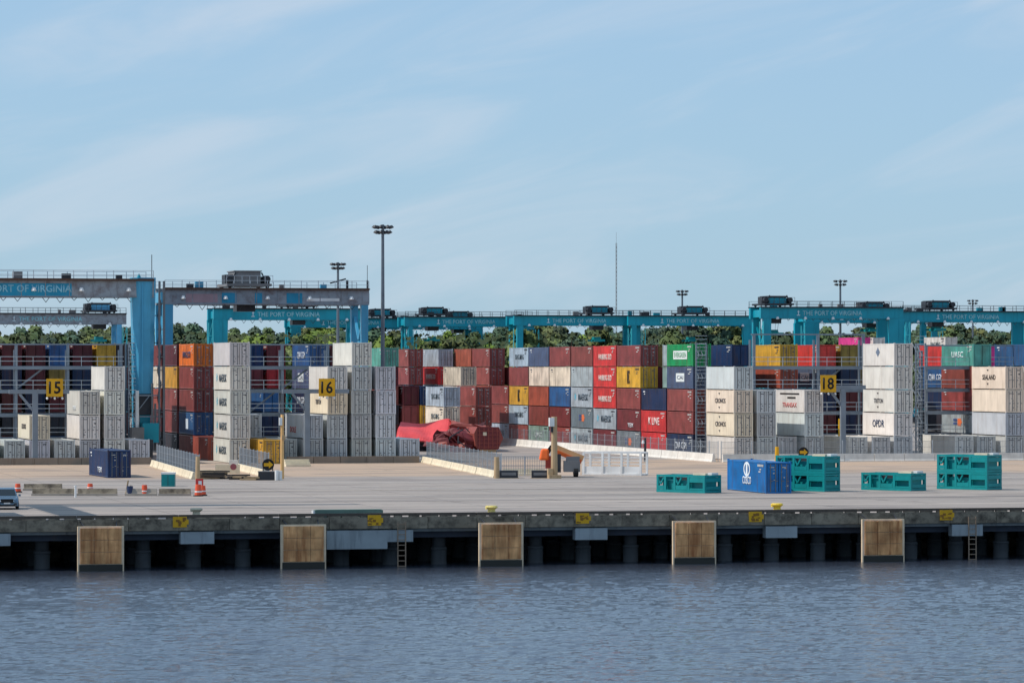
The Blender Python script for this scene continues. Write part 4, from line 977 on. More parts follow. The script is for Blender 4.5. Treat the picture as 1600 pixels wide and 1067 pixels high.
# ================================================================== THINGS ON THE APRON
# teal gear frames
def gear_frame(loc, rz, label, planks=True):
    r = thing('gear_cradle', label, 'steel frame', loc, rz, 'teal steel gear frames on the apron')
    Lg, W, H = 5.9, 2.3, 1.62
    b = MB()
    for y in (-W / 2 + 0.1, W / 2 - 0.1): b.box(0, y, 0.0, Lg, 0.2, 0.26)
    for x in (-Lg / 2 + 0.1, -1.0, 1.0, Lg / 2 - 0.1): b.box(x, 0, 0.02, 0.2, W - 0.41, 0.22)
    b.build('base_frame', M_TEALBOX, r)
    b = MB()
    for y in (-W / 2 + 0.1, W / 2 - 0.1): b.box(0, y, H - 0.2, Lg, 0.18, 0.2)
    for x in (-Lg / 2 + 0.1, -1.05, 1.05, Lg / 2 - 0.1): b.box(x, 0, H - 0.19, 0.18, W - 0.39, 0.17)
    b.build('top_frame', M_TEALBOX, r)
    pm = cached('gpost', lambda: MB().box(0, 0, 0.262, 0.24, 0.22, H - 0.465).mesh('post', M_TEALBOX))
    for x in (-Lg / 2 + 0.13, -1.9, -0.75, 0.95, Lg / 2 - 0.13):
        for y in (-W / 2 + 0.12, W / 2 - 0.12): put('post', pm, r, (x, y, 0))
    for (x0, x1, z0, z1) in ((-2.75, -2.05, 0.28, 0.62), (-0.6, 0.8, 0.28, 0.66), (1.1, 2.7, 0.95, H - 0.22), (1.1, 2.7, 0.28, 0.42)):
        for y in (-W / 2 + 0.04, W / 2 - 0.04): MB().box((x0 + x1) / 2, y, z0, x1 - x0, 0.05, z1 - z0).build('side_plate', M_TEALBOX, r)
    for x in (-2.5, -0.35):
        b = MB()
        for y in (-W / 2 + 0.12, W / 2 - 0.12): b.bar((x - 0.4, y, H - 0.25), (x, y, 0.75), 0.13).bar((x, y, 0.75), (x + 0.4, y, H - 0.25), 0.13)
        b.build('vee_bracket', M_TEALBOX, r)
    for x in (-Lg / 2 + 0.02, Lg / 2 - 0.02):
        for z0, z1 in ((0.28, 0.6), (1.0, 1.38)): MB().box(x, 0, z0, 0.05, W - 0.46, z1 - z0).build('end_plate', M_TEALBOX, r)
    MB().box(0.1, 0, 0.27, 5.2, 1.5, 0.85).build('gear_tray', M_TEALBOX, r)
    MB().box(0.4, 0, 1.12, 3.2, 1.1, 0.25).build('gear_box', M_DARK, r)
    if planks:
        b = MB().box(1.9, -0.55, H, 1.5, 0.34, 0.16).box(1.4, 0.2, H, 1.2, 0.5, 0.14).build('timber_dunnage', M_CREAM, r)
        MB().box(2.5, 0.5, H, 0.5, 0.9, 0.2).build('pad_block', M_WHITE, r)
    return r
def frame_at(px, py, levels, labs, rz=R(-33 + 90)):
    # px, py: the bottom corner nearest the camera, between the long side and the short end
    s_, t_ = gp(px, py); c = Vector((-5.9 / 2, 2.3 / 2, 0)); a = rz
    # local long axis x; near corner is (+L/2, -W/2)
    c.rotate(Matrix.Rotation(a, 3, 'Z'))
    for i in range(levels): gear_frame((s_ + c.x, t_ + c.y, 0.004 + i * 1.625), a, labs[i], i == levels - 1)
FA = R(-57.5)
frame_at(1101, 770.5, 1, ['small teal gear frame standing alone before the pale barrier'], FA)
frame_at(1288, 768, 2, ['lower teal gear frame of the pair behind the blue container', 'upper teal gear frame of the pair behind the blue container'], FA)
frame_at(1423, 767, 1, ['single teal gear frame between the two stacked pairs'], FA)
frame_at(1542, 765.5, 2, ['lower teal gear frame of the farthest stacked pair', 'upper teal gear frame of the farthest stacked pair'], FA)

# white work cage racks
s_, t_ = gp(912, 742); ang = R(-33); wl_ = 6.35
r = thing('white_cage', 'white steel cage with three open bays beside the orange lift', 'cage', (s_, t_, 0), ang)
b = MB(); Hh = 2.45
for x in (0, wl_ / 3, 2 * wl_ / 3, wl_):
    for y in (0, 2.2): b.box(x, y, 0.004, 0.22, 0.2, Hh)
b.build('upright', M_WHITE, r)
b = MB()
for y in (0, 2.2):
    for z in (0.02, Hh - 0.14): b.box(wl_ / 2, y, z, wl_ - 0.23, 0.19, 0.2)
for z in (0.02, Hh - 0.14):
    for x in (0, wl_): b.box(x, 1.1, z, 0.15, 2.03, 0.14)
b.build('frame_rail', M_WHITE, r)
for i in range(3): MB().box(wl_ / 3 * (i + 0.5), 0.02, 0.16, wl_ / 3 - 0.2, 0.06, 0.78).build('lower_panel', M_WHITE, r)
b = MB()
for z in (1.15, 1.5, 1.85): b.box(wl_ / 2, 2.2, z, wl_, 0.06, 0.06).box(wl_ / 2, 0, z, wl_, 0.035, 0.045)
b.build('cage_bar', M_WHITE, r)
MB().box(wl_ * 0.62, 1.0, 0.16, 1.6, 0.9, 0.6).build('stored_box', M_HOUSE, r)
b = MB()
for i in range(5): b.box(-0.9 + i * 0.18, 0.2 + (i % 2) * 0.4, 0.004, 0.07, 0.07, 2.3 - 0.1 * i)
b.bar((-1.1, 0.3, 2.0), (0, 0.3, 1.2), 0.08).bar((-1.1, 0.3, 0.9), (-0.1, 0.3, 1.9), 0.08).build('loose_pole', M_WHITE, r)

# orange lift
s_, t_ = gp(880, 745)
r = thing('orange_lift', 'orange telescopic lift with tan boom parked beside the white cage', 'lift', (s_, t_, 0), R(-13))
MB().box(0.9, 0.6, 0.55, 1.7, 3.2, 1.1).box(1.0, 0.3, 1.65, 1.4, 1.6, 0.5).build('chassis', M_HOUSE, r)
MB().box(-0.7, 0.6, 0.5, 0.9, 2.8, 1.9).build('engine_cover', M_DARK, r)
b = MB(); b.bar((2.1, 0.2, 1.9), (-1.2, 0.2, 3.25), 0.55, 0.62); b.build('boom', mat('tan_paint', (236, 176, 120), rough=0.5, dirt=0.3), r)
MB().bar((1.9, 0.15, 1.55), (-1.0, 0.15, 2.75), 0.6, 0.4).build('boom_lower', M_ORANGE, r); MB().bar((-1.15, 0.2, 3.2), (-1.7, 0.2, 2.5), 0.4, 0.45).build('boom_head', M_BLACK, r)
b = MB().hexa([(-2.55, -0.5, 1.75), (-1.45, -0.5, 1.75), (-1.45, 0.9, 1.75), (-2.55, 0.9, 1.75)], [(-2.3, -0.3, 2.95), (-1.5, -0.3, 2.95), (-1.5, 0.8, 2.95), (-2.3, 0.8, 2.95)])
o = b.build('cab', M_ORANGE, r); bv = o.modifiers.new('bevel', 'BEVEL'); bv.width = 0.22; bv.segments = 3
MB().box(-1.55, 0.2, 0.9, 0.6, 1.0, 1.3).build('counterweight', mat('brick_red_paint', (190, 66, 50), rough=0.5), r)
for x in (-0.9, 1.3):
    for y in (-0.75, 1.9):
        w = MB().cyl((x - 0.2, y, 0.5), (x + 0.25, y, 0.5), 0.5, n=14).build('tyre', M_RUBBER, r)
        MB().cyl((x - 0.23, y, 0.5), (x + 0.28, y, 0.5), 0.26, n=12).build('rim', M_HOUSE, w)

# timber pole with floodlight, yellow posts, wooden stub, fence posts
def pole(px, py, h, rad, m, name, label, cat='post'):
    s_, t_ = gp(px, py); r = thing(name, label, cat, (s_, t_, 0))
    MB().cyl((0, 0, 0), (0, 0, h), rad, rad * 0.8, 10).build('shaft', m, r); return r
r = pole(866, 747, 6.35, 0.36, M_WOOD, 'timber_pole', 'thick timber pole carrying a white floodlight by the orange lift', 'pole')
MB().box(-0.34, -0.2, 5.35, 0.5, 0.5, 0.9).build('floodlight', M_WHITE, r); MB().box(-0.28, -0.1, 4.75, 0.25, 0.3, 0.56).build('ballast', M_DARK, r)
MB().box(-0.1, -0.6, 0, 1.3, 0.5, 0.35).box(-0.5, -0.2, 0.0, 0.5, 0.5, 1.0).build('timber_footing', M_WOOD, r)
r = pole(441, 748, 6.6, 0.2, mat('yellow_tan_paint', (232, 184, 120), rough=0.6, dirt=0.35, dirt_rgb=(150, 110, 60)), 'yellow_post', 'tall tan yellow post under sign sixteen', 'post')
MB().box(-0.2, -0.18, 5.5, 0.3, 0.3, 0.8).build('lamp', M_WHITE, r); MB().box(0.1, -0.2, 4.0, 0.36, 0.2, 0.5).build('control_box', M_WOOD, r)
pole(1312, 716, 5.0, 0.22, M_YEL, 'yellow_post', 'tall yellow post in front of sign eighteen', 'post')
pole(1214, 724, 2.0, 0.28, M_YEL, 'yellow_post', 'short yellow bollard post behind the blue container', 'post')
pole(309, 749, 2.35, 0.26, M_WOOD, 'timber_stub', 'short timber post behind the orange cone cluster', 'post')
pole(776, 747, 2.2, 0.3, M_WOOD, 'timber_stub', 'short timber post at the end of the cream barrier near the wrecks', 'post')
r = pole(1008, 721, 2.9, 0.17, M_DARK, 'fence_post', 'dark post with a pale bulb beyond the white cage', 'post'); MB().cyl((-0.25, 0, 2.2), (-0.25, 0, 2.6), 0.2, 0.14, 8).build('bulb', M_WHITE, r)
# round yellow arrow signs
def arrow_sign(px, py, zc, rad, lab):
    s_, t_ = gp(px, py); r = thing('arrow_sign', lab, 'sign', (s_, t_, 0), 0, 'round black signs with yellow arrows')
    MB().box(-0.5, 0.1, 0, 0.1, 0.1, zc).box(0.5, 0.1, 0, 0.1, 0.1, zc).build('support', M_DARK, r)
    d = MB().cyl((0, 0, zc), (0, -0.08, zc), rad, n=20).build('disc', M_BLACK, r)
    b = MB().box(-0.3 * rad, -0.10, zc - 0.28 * rad, 0.9 * rad, 0.02, 0.56 * rad)
    b.add([(0.1 * rad, -0.115, zc - 0.62 * rad), (0.85 * rad, -0.115, zc), (0.1 * rad, -0.115, zc + 0.62 * rad), (0.1 * rad, -0.09, zc - 0.62 * rad), (0.85 * rad, -0.09, zc), (0.1 * rad, -0.09, zc + 0.62 * rad)], [(0, 1, 2), (5, 4, 3), (0, 3, 4, 1), (1, 4, 5, 2), (2, 5, 3, 0)])
    b.build('arrow', M_YEL, d)
arrow_sign(419, 746, 1.35, 0.62, 'round sign with a yellow arrow beside the tan post')
arrow_sign(1255, 724, 1.35, 0.62, 'round sign with a yellow arrow above the teal frames')
# cabinets
s_, t_ = gp(417, 750); r = thing('grey_cabinet', 'low grey equipment crate beneath the arrow sign', 'crate', (s_, t_, 0), R(-8))
MB().box(0, 0.5, 0, 1.7, 1.2, 0.85).build('body', M_DARK, r); MB().box(0, 0.5, 0.85, 1.8, 1.3, 0.06).build('lid', M_HOUSE, r)
s_, t_ = gp(434.5, 750); r = thing('white_drum', 'white plastic drums next to the arrow sign crate', 'drum', (s_, t_, 0))
MB().cyl((-0.14, 0, 0.003), (-0.14, 0, 1.0), 0.2, n=12).build('drum', M_WHITE, r); MB().cyl((0.26, 0.1, 0.003), (0.26, 0.1, 0.95), 0.18, n=12).build('drum', M_WHITE, r)
s_, t_ = gp(262.5, 760); r = thing('teal_cabinet', 'teal cabinet with a white lid near the concrete barriers', 'cabinet', (s_, t_, 0), R(-13))
MB().box(0, 0.6, 0.0, 1.28, 1.2, 1.18).build('body', M_TEALBOX, r); MB().box(0, 0.6, 1.18, 1.34, 1.28, 0.18).build('lid', M_WHITE, r); MB().box(0, -0.02, 0.1, 0.03, 0.04, 1.0).build('door_seam', M_DARK, r)
# timber and scrap piles by the cream barrier
def plank_pile(px, py, n, lab, w=2.4, seed=0, m=None):
    s_, t_ = gp(px, py); r = thing('plank_pile', lab, 'timber pile', (s_, t_, 0), R(-13)); q = random.Random(seed)
    for i in range(n):
        MB().box(q.uniform(-0.3, 0.3), q.uniform(-0.6, 0.9), 0.02 + (i // 4) * 0.17, w * q.uniform(0.7, 1.1), 0.22, 0.15, q.uniform(-0.3, 0.3)).build('plank', m or (M_WOOD if q.random() < 0.4 else mat('dark_timber', (74, 68, 64), rough=0.9, dirt=0.5)), r)
plank_pile(333, 748, 18, 'pile of dark timber planks beside the wooden stub post', 3.0, 1)
plank_pile(372, 749, 12, 'scattered low heap of planks in front of the short cream barrier', 2.2, 2)
plank_pile(392, 750, 8, 'small heap of boards next to the grey crate', 1.6, 3)
plank_pile(322, 739, 8, 'pale boards lying behind the dark planks', 2.6, 4, M_CREAM)
s_, t_ = gp(364, 740); r = thing('concrete_block', 'pale concrete block with a round mark at the foot of the white stack', 'block', (s_, t_, 0), R(-13))
MB().box(-0.6, 0.5, 0, 2.6, 0.9, 1.0).build('body', M_CREAM, r); MB().cyl((0.05, 0.02, 0.75), (0.05, 0.06, 0.75), 0.34, n=14).build('round_mark', mat('faded_red', (150, 84, 92), rough=0.7), r); MB().box(0.05, 0.5, 1.0, 0.9, 0.85, 0.45).build('upper_block', M_WHITEB, r)
# dark gear crates by the fence near the wrecks
for px, lab in ((795, 'dark low gear crate nearest the timber stub'), (845, 'dark low gear crate nearest the timber pole')):
    s_, t_ = gp(px, 747); r = thing('gear_crate', lab, 'crate', (s_, t_, 0), R(-13))
    MB().box(0, 0.6, 0.05, 1.9, 1.2, 0.75).build('body', M_DARK, r); MB().box(0, 0.6, 0.0, 2.1, 1.3, 0.045).build('skid', M_WOOD, r); MB().box(0, -0.03, 0.3, 1.5, 0.05, 0.3).build('panel', M_HOUSE, r)
def free_fence(p, q, label, h=2.0, seg=2.4):
    p, q = Vector((p[0], p[1], 0)), Vector((q[0], q[1], 0)); d = q - p; n = max(1, round(d.length / seg)); sl = d.length / n; a = math.atan2(d.y, d.x)
    f = thing('mesh_fence', label, 'fence', tuple(p), a); pm = MB().box(0, 0, 0, 0.1, 0.1, h).mesh('post', M_RAIL)
    b = MB()
    for i in range(14): b.box((i + 0.5) * sl / 14, 0, 0.15, 0.04, 0.03, h - 0.25)
    for z in (0.15, h * 0.5, h - 0.1): b.box(sl / 2, 0, z, sl, 0.04, 0.05)
    wm = b.mesh('wire_panel', mat('fence_wire'))
    for i in range(n): put('post', pm, f, (i * sl, 0, 0)); put('wire_panel', wm, f, (i * sl, 0, 0))['kind'] = 'stuff'
    put('post', pm, f, (n * sl, 0, 0))
free_fence(gp(782, 743), gp(858, 743), 'grey wire fence panels in front of the timber pole', 2.1)
barrier_line(gp(785, 742.5), gp(850, 742.5), 'short tan barrier behind the dark gear crates', M_CREAM, 0.7, fence=False)
# barriers near the car, cones
JL = ['stained concrete barrier behind the car', 'stained concrete barrier in front row nearest the car', 'stained concrete barrier in the middle of the front row', 'stained concrete barrier in front of the teal cabinet', 'stained concrete barrier behind the orange barrel']
for i, (a, c, py) in enumerate(((37, 98, 766), (50, 117, 774), (121, 184, 774), (196, 246, 774), (248, 299, 774))):
    p, q = gp(a, py), gp(c, py); d = math.hypot(q[0] - p[0], q[1] - p[1]); ang = math.atan2(q[1] - p[1], q[0] - p[0])
    r = thing('jersey_barrier', JL[i], 'barrier', ((p[0] + q[0]) / 2, (p[1] + q[1]) / 2, 0), ang, 'loose concrete barriers on the apron')
    put('barrier', jersey_mesh(d - 0.1, M_CONCD if i != 3 else M_CONC, 0.62), r); MB().box(0, -0.35, 0, d, 0.35, 0.18).build('footing', M_CONC, r)
def cone_barrel(px, py, lab, h=1.0, rad=0.3):
    s_, t_ = gp(px, py); r = thing('traffic_barrel', lab, 'traffic barrel', (s_, t_, 0), 0, 'orange traffic barrels on the apron')
    MB().cyl((0, 0, 0), (0, 0, 0.1), rad * 1.35, n=12).build('rubber_foot', M_RUBBER, r)
    MB().cyl((0, 0, 0.1), (0, 0, h), rad, rad * 0.75, 12).build('body', mat('barrel_orange', (232, 92, 56), rough=0.6, dirt=0.3), r)
    for k in range(1): MB().cyl((0, 0, 0.35 + k * 0.3 * h), (0, 0, 0.35 + k * 0.3 * h + 0.12 * h), rad * (0.97 - k * 0.06), rad * (0.94 - k * 0.06), 12).build('stripe', M_WHITE, r)
cone_barrel(28, 769, 'orange traffic barrel just behind the car', 0.8)
cone_barrel(141, 768, 'orange traffic barrel behind the middle concrete barrier', 0.75)
cone_barrel(226, 774, 'orange traffic barrel in front of the row of barriers', 0.95)
cone_barrel(310, 775, 'orange traffic barrel closest to the timber stub post', 1.05, 0.34)
cone_barrel(317, 774, 'orange traffic barrel just beside its twin by the stub post', 0.9, 0.3)
s_, t_ = gp(312, 771); r = thing('striped_panel', 'red and white striped warning panel among the orange barrels', 'warning panel', (s_, t_, 0))
MB().box(0, 0.1, 0.6, 0.7, 0.06, 0.75).build('panel', mat('signal_red', (226, 70, 66), rough=0.5), r); MB().box(0.05, 0.06, 0.75, 0.3, 0.03, 0.4).build('white_patch', M_WHITE, r); MB().box(0, 0.14, 0, 0.08, 0.08, 1.3).build('stake', M_DARK, r)
s_, t_ = gp(118, 777); r = thing('marker_post', 'slim white marker post between two concrete barriers', 'post', (s_, t_, 0)); MB().cyl((0, 0, 0), (0, 0, 0.95), 0.09, n=8).build('shaft', M_WHITE, r); MB().cyl((0, 0, 0.95), (0, 0, 1.05), 0.13, n=8).build('cap', M_WHITE, r)
s_, t_ = gp(203, 774); r = thing('blue_drum', 'dark blue drum with a timber prop by the barriers', 'drum', (s_, t_, 0))
MB().cyl((0, 0, 0.0), (0, 0, 0.85), 0.29, n=12).build('drum', mat('drum_blue', (38, 56, 92), rough=0.5), r); MB().bar((-0.35, 0.3, 0), (-0.1, 0.3, 1.35), 0.12).bar((0.45, 0.1, 0), (0.1, 0.2, 0.9), 0.1).build('timber_prop', M_WOOD, r)

# ------------------------------------------------------------------ crumpled containers
def crumpled(loc, dims, rz, tilt, m, label, seed, amp, nm='crumpled_container', bend=0.0):
    q = random.Random(seed); nx, ny, nz = 14, 6, 5; Lx, Wy, Hz = dims
    bm = bmesh.new(); bmesh.ops.create_cube(bm, size=1.0); bmesh.ops.subdivide_edges(bm, edges=bm.edges[:], cuts=9, use_grid_fill=True)
    ph = [q.uniform(0, 6.28) for _ in range(12)]
    for v in bm.verts:
        x, y, z = v.co
        dx = sum(math.sin(5.1 * x * (i + 1) * 0.6 + 3.7 * y * (i % 3 + 1) + 4.3 * z + ph[i]) for i in range(4)) * amp / 4
        dy = sum(math.sin(4.2 * x * (i % 2 + 1) + 6.0 * z * (i % 3 + 1) * 0.7 + ph[4 + i]) for i in range(4)) * amp / 4
        dz = sum(math.sin(4.4 * x * (i % 3 + 1) * 0.8 + 3.3 * y * (i % 2 + 1) + ph[8 + i]) for i in range(4)) * amp / 4
        rib = 0.05 * (1 if int((x + 2) * 40) % 2 else -1)
        v.co = (x * Lx + dx, y * Wy + dy + (rib if abs(y) > 0.49 else 0), max(0.0, (z + 0.5) * Hz + dz * (z + 0.6) - bend * (x * 2) ** 2))
    me = bpy.data.meshes.new(nm); bm.to_mesh(me); bm.free(); me.materials.append(m)
    r = thing(nm, label, 'wrecked container', loc, rz, 'crumpled containers in the wreck'); o = put('body', me, r); o.rotation_euler = (0, tilt, 0); return r
M_MAR = mat('wreck_maroon', (116, 44, 48), rough=0.55, dirt=0.5, scale=0.7, dirt_rgb=(50, 26, 26)); M_BRN = mat('wreck_brown', (150, 74, 64), rough=0.6, dirt=0.4, scale=0.7, dirt_rgb=(70, 40, 34))
def wl(px, Y): return pose(px, Y)
def roof_sheet(loc, rz):
    q = random.Random(2); nx, ny = 22, 8; top = []; bot = []
    r = thing('crumpled_container', 'bright red crumpled container with its roof peeled over', 'wrecked container', loc, rz, 'crumpled containers in the wreck')
    for j in range(ny + 1):
        for i in range(nx + 1):
            u, v = i / nx, j / ny
            x = -4.3 + 8.2 * u + 0.5 * v; y = -2.2 + 5.0 * v
            z = 1.1 + 2.9 * v ** 0.8 + 0.22 * math.sin(u * 7 + v * 2) + 0.16 * math.sin(u * 17 + v * 5) * (1 - v) + 0.25 * math.sin(v * 5 + u * 3)
            z += -2.6 * max(0, u - 0.80) ** 1.3 * 4
            if u > 0.85: x -= (u - 0.85) * 4.0
            top.append((x, y, max(z, 0.3))); bot.append((x, y, max(z - 0.16, 0.14)))
    n = (nx + 1) * (ny + 1); fs = []
    for j in range(ny):
        for i in range(nx):
            a = j * (nx + 1) + i; fs += [(a, a + 1, a + nx + 2, a + nx + 1), (n + a, n + a + nx + 1, n + a + nx + 2, n + a + 1)]
    edge = [i for i in range(nx + 1)] + [j * (nx + 1) + nx for j in range(1, ny + 1)] + [ny * (nx + 1) + i for i in range(nx - 1, -1, -1)] + [j * (nx + 1) for j in range(ny - 1, 0, -1)]
    fs += [(edge[k], n + edge[k], n + edge[(k + 1) % len(edge)], edge[(k + 1) % len(edge)]) for k in range(len(edge))]
    MB().add(top + bot, fs).build('roof', M_BRICKRED, r)
    MB().box(-0.2, 1.2, 0.3, 7.2, 3.2, 1.0).build('floor', M_BRN, r)
s_, t_ = wl(668, 545); roof_sheet((s_, t_, 0.0), R(-14))
s_, t_ = wl(676, 546); crumpled((s_, t_, 0.0), (7.0, 5.0, 1.55), R(-10), 0, M_DARK, 'dark crushed container under the bright red one', 5, 0.5)
s_, t_ = wl(712, 541); r = crumpled((s_, t_, 0.0), (4.8, 4.0, 2.4), R(-20), R(6), M_MAR, 'maroon crumpled container torn open in the middle of the wreck', 8, 1.15)
wreck_mid = (s_, t_); MB().bar((-2.3, -2.1, 0.1), (-1.2, -2.3, 2.2), 0.12).bar((-1.7, -2.2, 0.0), (-1.9, -2.3, 1.6), 0.1).bar((-2.6, -2.2, 0.2), (0.2, -2.3, 1.0), 0.12).build('torn_frame', M_BRN, r)
s_, t_ = wl(731, 548); r = crumpled((s_, t_, 0.0), (5.2, 5.0, 3.6), R(-8), R(0), M_BRN, 'rust brown crumpled container leaning on the tilted one', 11, 0.9)
q = random.Random(31)
for i in range(26):
    px_, Y_ = q.uniform(690, 748), q.uniform(536, 541); s2, t2 = wl(px_, Y_); c0 = (s2 - s_, t2 - t_, q.uniform(0.2, 2.6))
    if i % 2:
        a_ = (q.uniform(-1, 1), q.uniform(-0.4, 0.4), q.uniform(-1, 1)); MB().bar((c0[0] - a_[0], c0[1] - a_[1], max(0.1, c0[2] - a_[2])), (c0[0] + a_[0], c0[1] + a_[1], max(0.1, c0[2] + a_[2])), q.uniform(0.07, 0.16)).build('bent_beam', q.choice((M_BRN, M_MAR, M_DARK)), r)
    else:
        w_, h_, k_ = q.uniform(0.5, 1.3), q.uniform(0.5, 1.3), q.uniform(-0.6, 0.6)
        MB().hexa([(c0[0] - w_, c0[1], c0[2] - h_ * 0.5), (c0[0] + w_, c0[1] + k_, c0[2] - h_ * 0.5 + k_ * 0.4), (c0[0] + w_, c0[1] + k_ + 0.06, c0[2] - h_ * 0.5 + k_ * 0.4), (c0[0] - w_, c0[1] + 0.06, c0[2] - h_ * 0.5)],
                  [(c0[0] - w_ * 0.7, c0[1] + 0.5, c0[2] + h_ * 0.4), (c0[0] + w_ * 0.8, c0[1] + 0.3 + k_, c0[2] + h_ * 0.6), (c0[0] + w_ * 0.8, c0[1] + 0.36 + k_, c0[2] + h_ * 0.6), (c0[0] - w_ * 0.7, c0[1] + 0.56, c0[2] + h_ * 0.4)]).build('torn_panel', q.choice((M_BRN, M_MAR, M_MAR, M_DARK)), r)
# tilted container with its end showing
s_, t_ = wl(763, 538)
r = thing('buckled_container', 'buckled rust container with dark ribbed end facing the quay', 'wrecked container', (s_, t_, 0.35), R(-4), 'crumpled containers in the wreck')
hexp = [(-1.75, 0.5), (-1.3, 0.0), (1.35, 0.0), (2.05, 1.55), (1.45, 3.05), (-1.5, 3.1), (-1.95, 2.2)]
b = MB(); n = len(hexp); vs = [(x, 0, z) for x, z in hexp] + [(x * 0.95 - 0.5, 9.0, z * 0.94) for x, z in hexp]
b.add(vs, [tuple(range(n))[::-1], tuple(range(n, 2 * n))] + [(i, (i + 1) % n, n + (i + 1) % n, n + i) for i in range(n)]).build('body', M_BRN, r)
b = MB()
for x in (-1.2, -0.6, 0.0, 0.6, 1.2): b.box(x, -0.07, 0.15, 0.1, 0.12, 2.75)
for z in (0.3, 0.85, 1.4, 1.95, 2.5): b.box(0, -0.04, z, 2.9, 0.06, 0.1)
b.build('door_rib', M_BRN, r)
MB().box(0, -0.02, 0.1, 3.0, 0.03, 2.9).build('door', M_MAR, r); MB().box(-0.5, -0.14, 1.9, 0.5, 0.02, 0.45).build('placard', M_CREAM, r)
b = MB().box(0, 0.3, -0.35, 2.2, 0.5, 0.34).box(0, 8.0, -0.35, 2.2, 0.5, 0.34); b.build('support_block', M_WOOD, r)

# ------------------------------------------------------------------ car (cut by the picture edge)
s_, t_ = gp(15.5, 796); car = thing('parked_car', 'silver blue sport utility car facing the quay, cut by the picture edge', 'car', (s_, t_ + 2.3, 0), YAW * -0.4)
def loft(secs, m, name, parent, smooth=True):
    """secs: list of (y, [(x, z), ...]) cross-sections"""
    b = MB(); n = len(secs[0][1]); vs = [(x, y, z) for y, pr in secs for x, z in pr]; fs = []
    for i in range(len(secs) - 1):
        for j in range(n): fs.append((i * n + j, i * n + (j + 1) % n, (i + 1) * n + (j + 1) % n, (i + 1) * n + j))
    fs += [tuple(range(n))[::-1], tuple(range((len(secs) - 1) * n, len(secs) * n))]
    o = b.add(vs, fs).build(name, m, parent, smooth=False)
    bv = o.modifiers.new('bevel', 'BEVEL'); bv.width = 0.05; bv.segments = 2; bv.limit_method = 'ANGLE'; bv.angle_limit = R(28)
    return o
def sec(w, z0, zt, sh): return [(-w, z0), (w, z0), (w * 1.02, z0 + 0.3), (w * 0.99, zt - sh), (w * 0.90, zt), (-w * 0.90, zt), (-w * 0.99, zt - sh), (-w * 1.02, z0 + 0.3)]
loft([(-2.28, sec(0.78, 0.32, 0.82, 0.1)), (-2.1, sec(0.90, 0.26, 0.94, 0.12)), (-1.2, sec(0.94, 0.24, 1.03, 0.12)), (1.6, sec(0.94, 0.24, 1.06, 0.12)), (2.2, sec(0.88, 0.28, 1.04, 0.1))], M_CAR, 'body', car)
loft([(-1.15, [(-0.84, 1.02), (0.84, 1.02), (0.84, 1.03), (-0.84, 1.03)]), (-0.35, [(-0.82, 1.02), (0.82, 1.02), (0.64, 1.66), (-0.64, 1.66)]), (1.4, [(-0.82, 1.04), (0.82, 1.04), (0.62, 1.68), (-0.62, 1.68)]), (2.1, [(-0.8, 1.04), (0.8, 1.04), (0.72, 1.2), (-0.72, 1.2)])], M_CAR, 'cabin', car)
b = MB(); b.add([(-0.74, -1.10, 1.07), (0.74, -1.10, 1.07), (0.60, -0.47, 1.58), (-0.60, -0.47, 1.58), (-0.74, -1.07, 1.06), (0.74, -1.07, 1.06), (0.60, -0.44, 1.57), (-0.60, -0.44, 1.57)], [(0, 1, 2, 3), (7, 6, 5, 4), (0, 4, 5, 1), (1, 5, 6, 2), (2, 6, 7, 3), (3, 7, 4, 0)]).build('windscreen', M_GLASS, car)
for sd in (-1, 1):
    b = MB(); b.add([(sd * 0.835, -0.6, 1.10), (sd * 0.835, 1.5, 1.10), (sd * 0.67, 1.25, 1.58), (sd * 0.68, -0.2, 1.58), (sd * 0.80, -0.6, 1.10), (sd * 0.80, 1.5, 1.10), (sd * 0.64, 1.25, 1.58), (sd * 0.65, -0.2, 1.58)], [(0, 1, 2, 3), (7, 6, 5, 4), (0, 4, 5, 1), (1, 5, 6, 2), (2, 6, 7, 3), (3, 7, 4, 0)]).build('side_window', M_GLASS, car)
    MB().hexa([(sd * 0.5, -2.31, 0.66), (sd * 0.84, -2.18, 0.66), (sd * 0.84, -2.05, 0.66), (sd * 0.5, -2.2, 0.66)], [(sd * 0.5, -2.27, 0.80), (sd * 0.86, -2.12, 0.86), (sd * 0.86, -2.0, 0.86), (sd * 0.5, -2.16, 0.80)]).build('headlight', M_LAMP, car)
    MB().box(sd * 0.66, -2.27, 0.38, 0.26, 0.06, 0.14).build('fog_lamp', M_DARK, car)
    MB().box(sd * 1.02, -0.72, 1.03, 0.2, 0.12, 0.16).build('wing_mirror', M_CAR, car)
    for y in (-1.42, 1.42):
        w = MB().cyl((sd * 0.72, y, 0.35), (sd * 0.95, y, 0.35), 0.35, n=18).build('tyre', M_RUBBER, car)
        MB().cyl((sd * 0.73, y, 0.35), (sd * 0.965, y, 0.35), 0.22, n=14).build('rim', M_HOUSE, w)
MB().box(0, -2.31, 0.54, 1.0, 0.05, 0.32).build('grille', M_BLACK, car); MB().box(0, -2.30, 0.28, 1.3, 0.06, 0.12).build('lower_grille', M_BLACK, car); MB().box(0, -2.34, 0.47, 0.5, 0.03, 0.1).build('number_plate', M_WHITE, car)

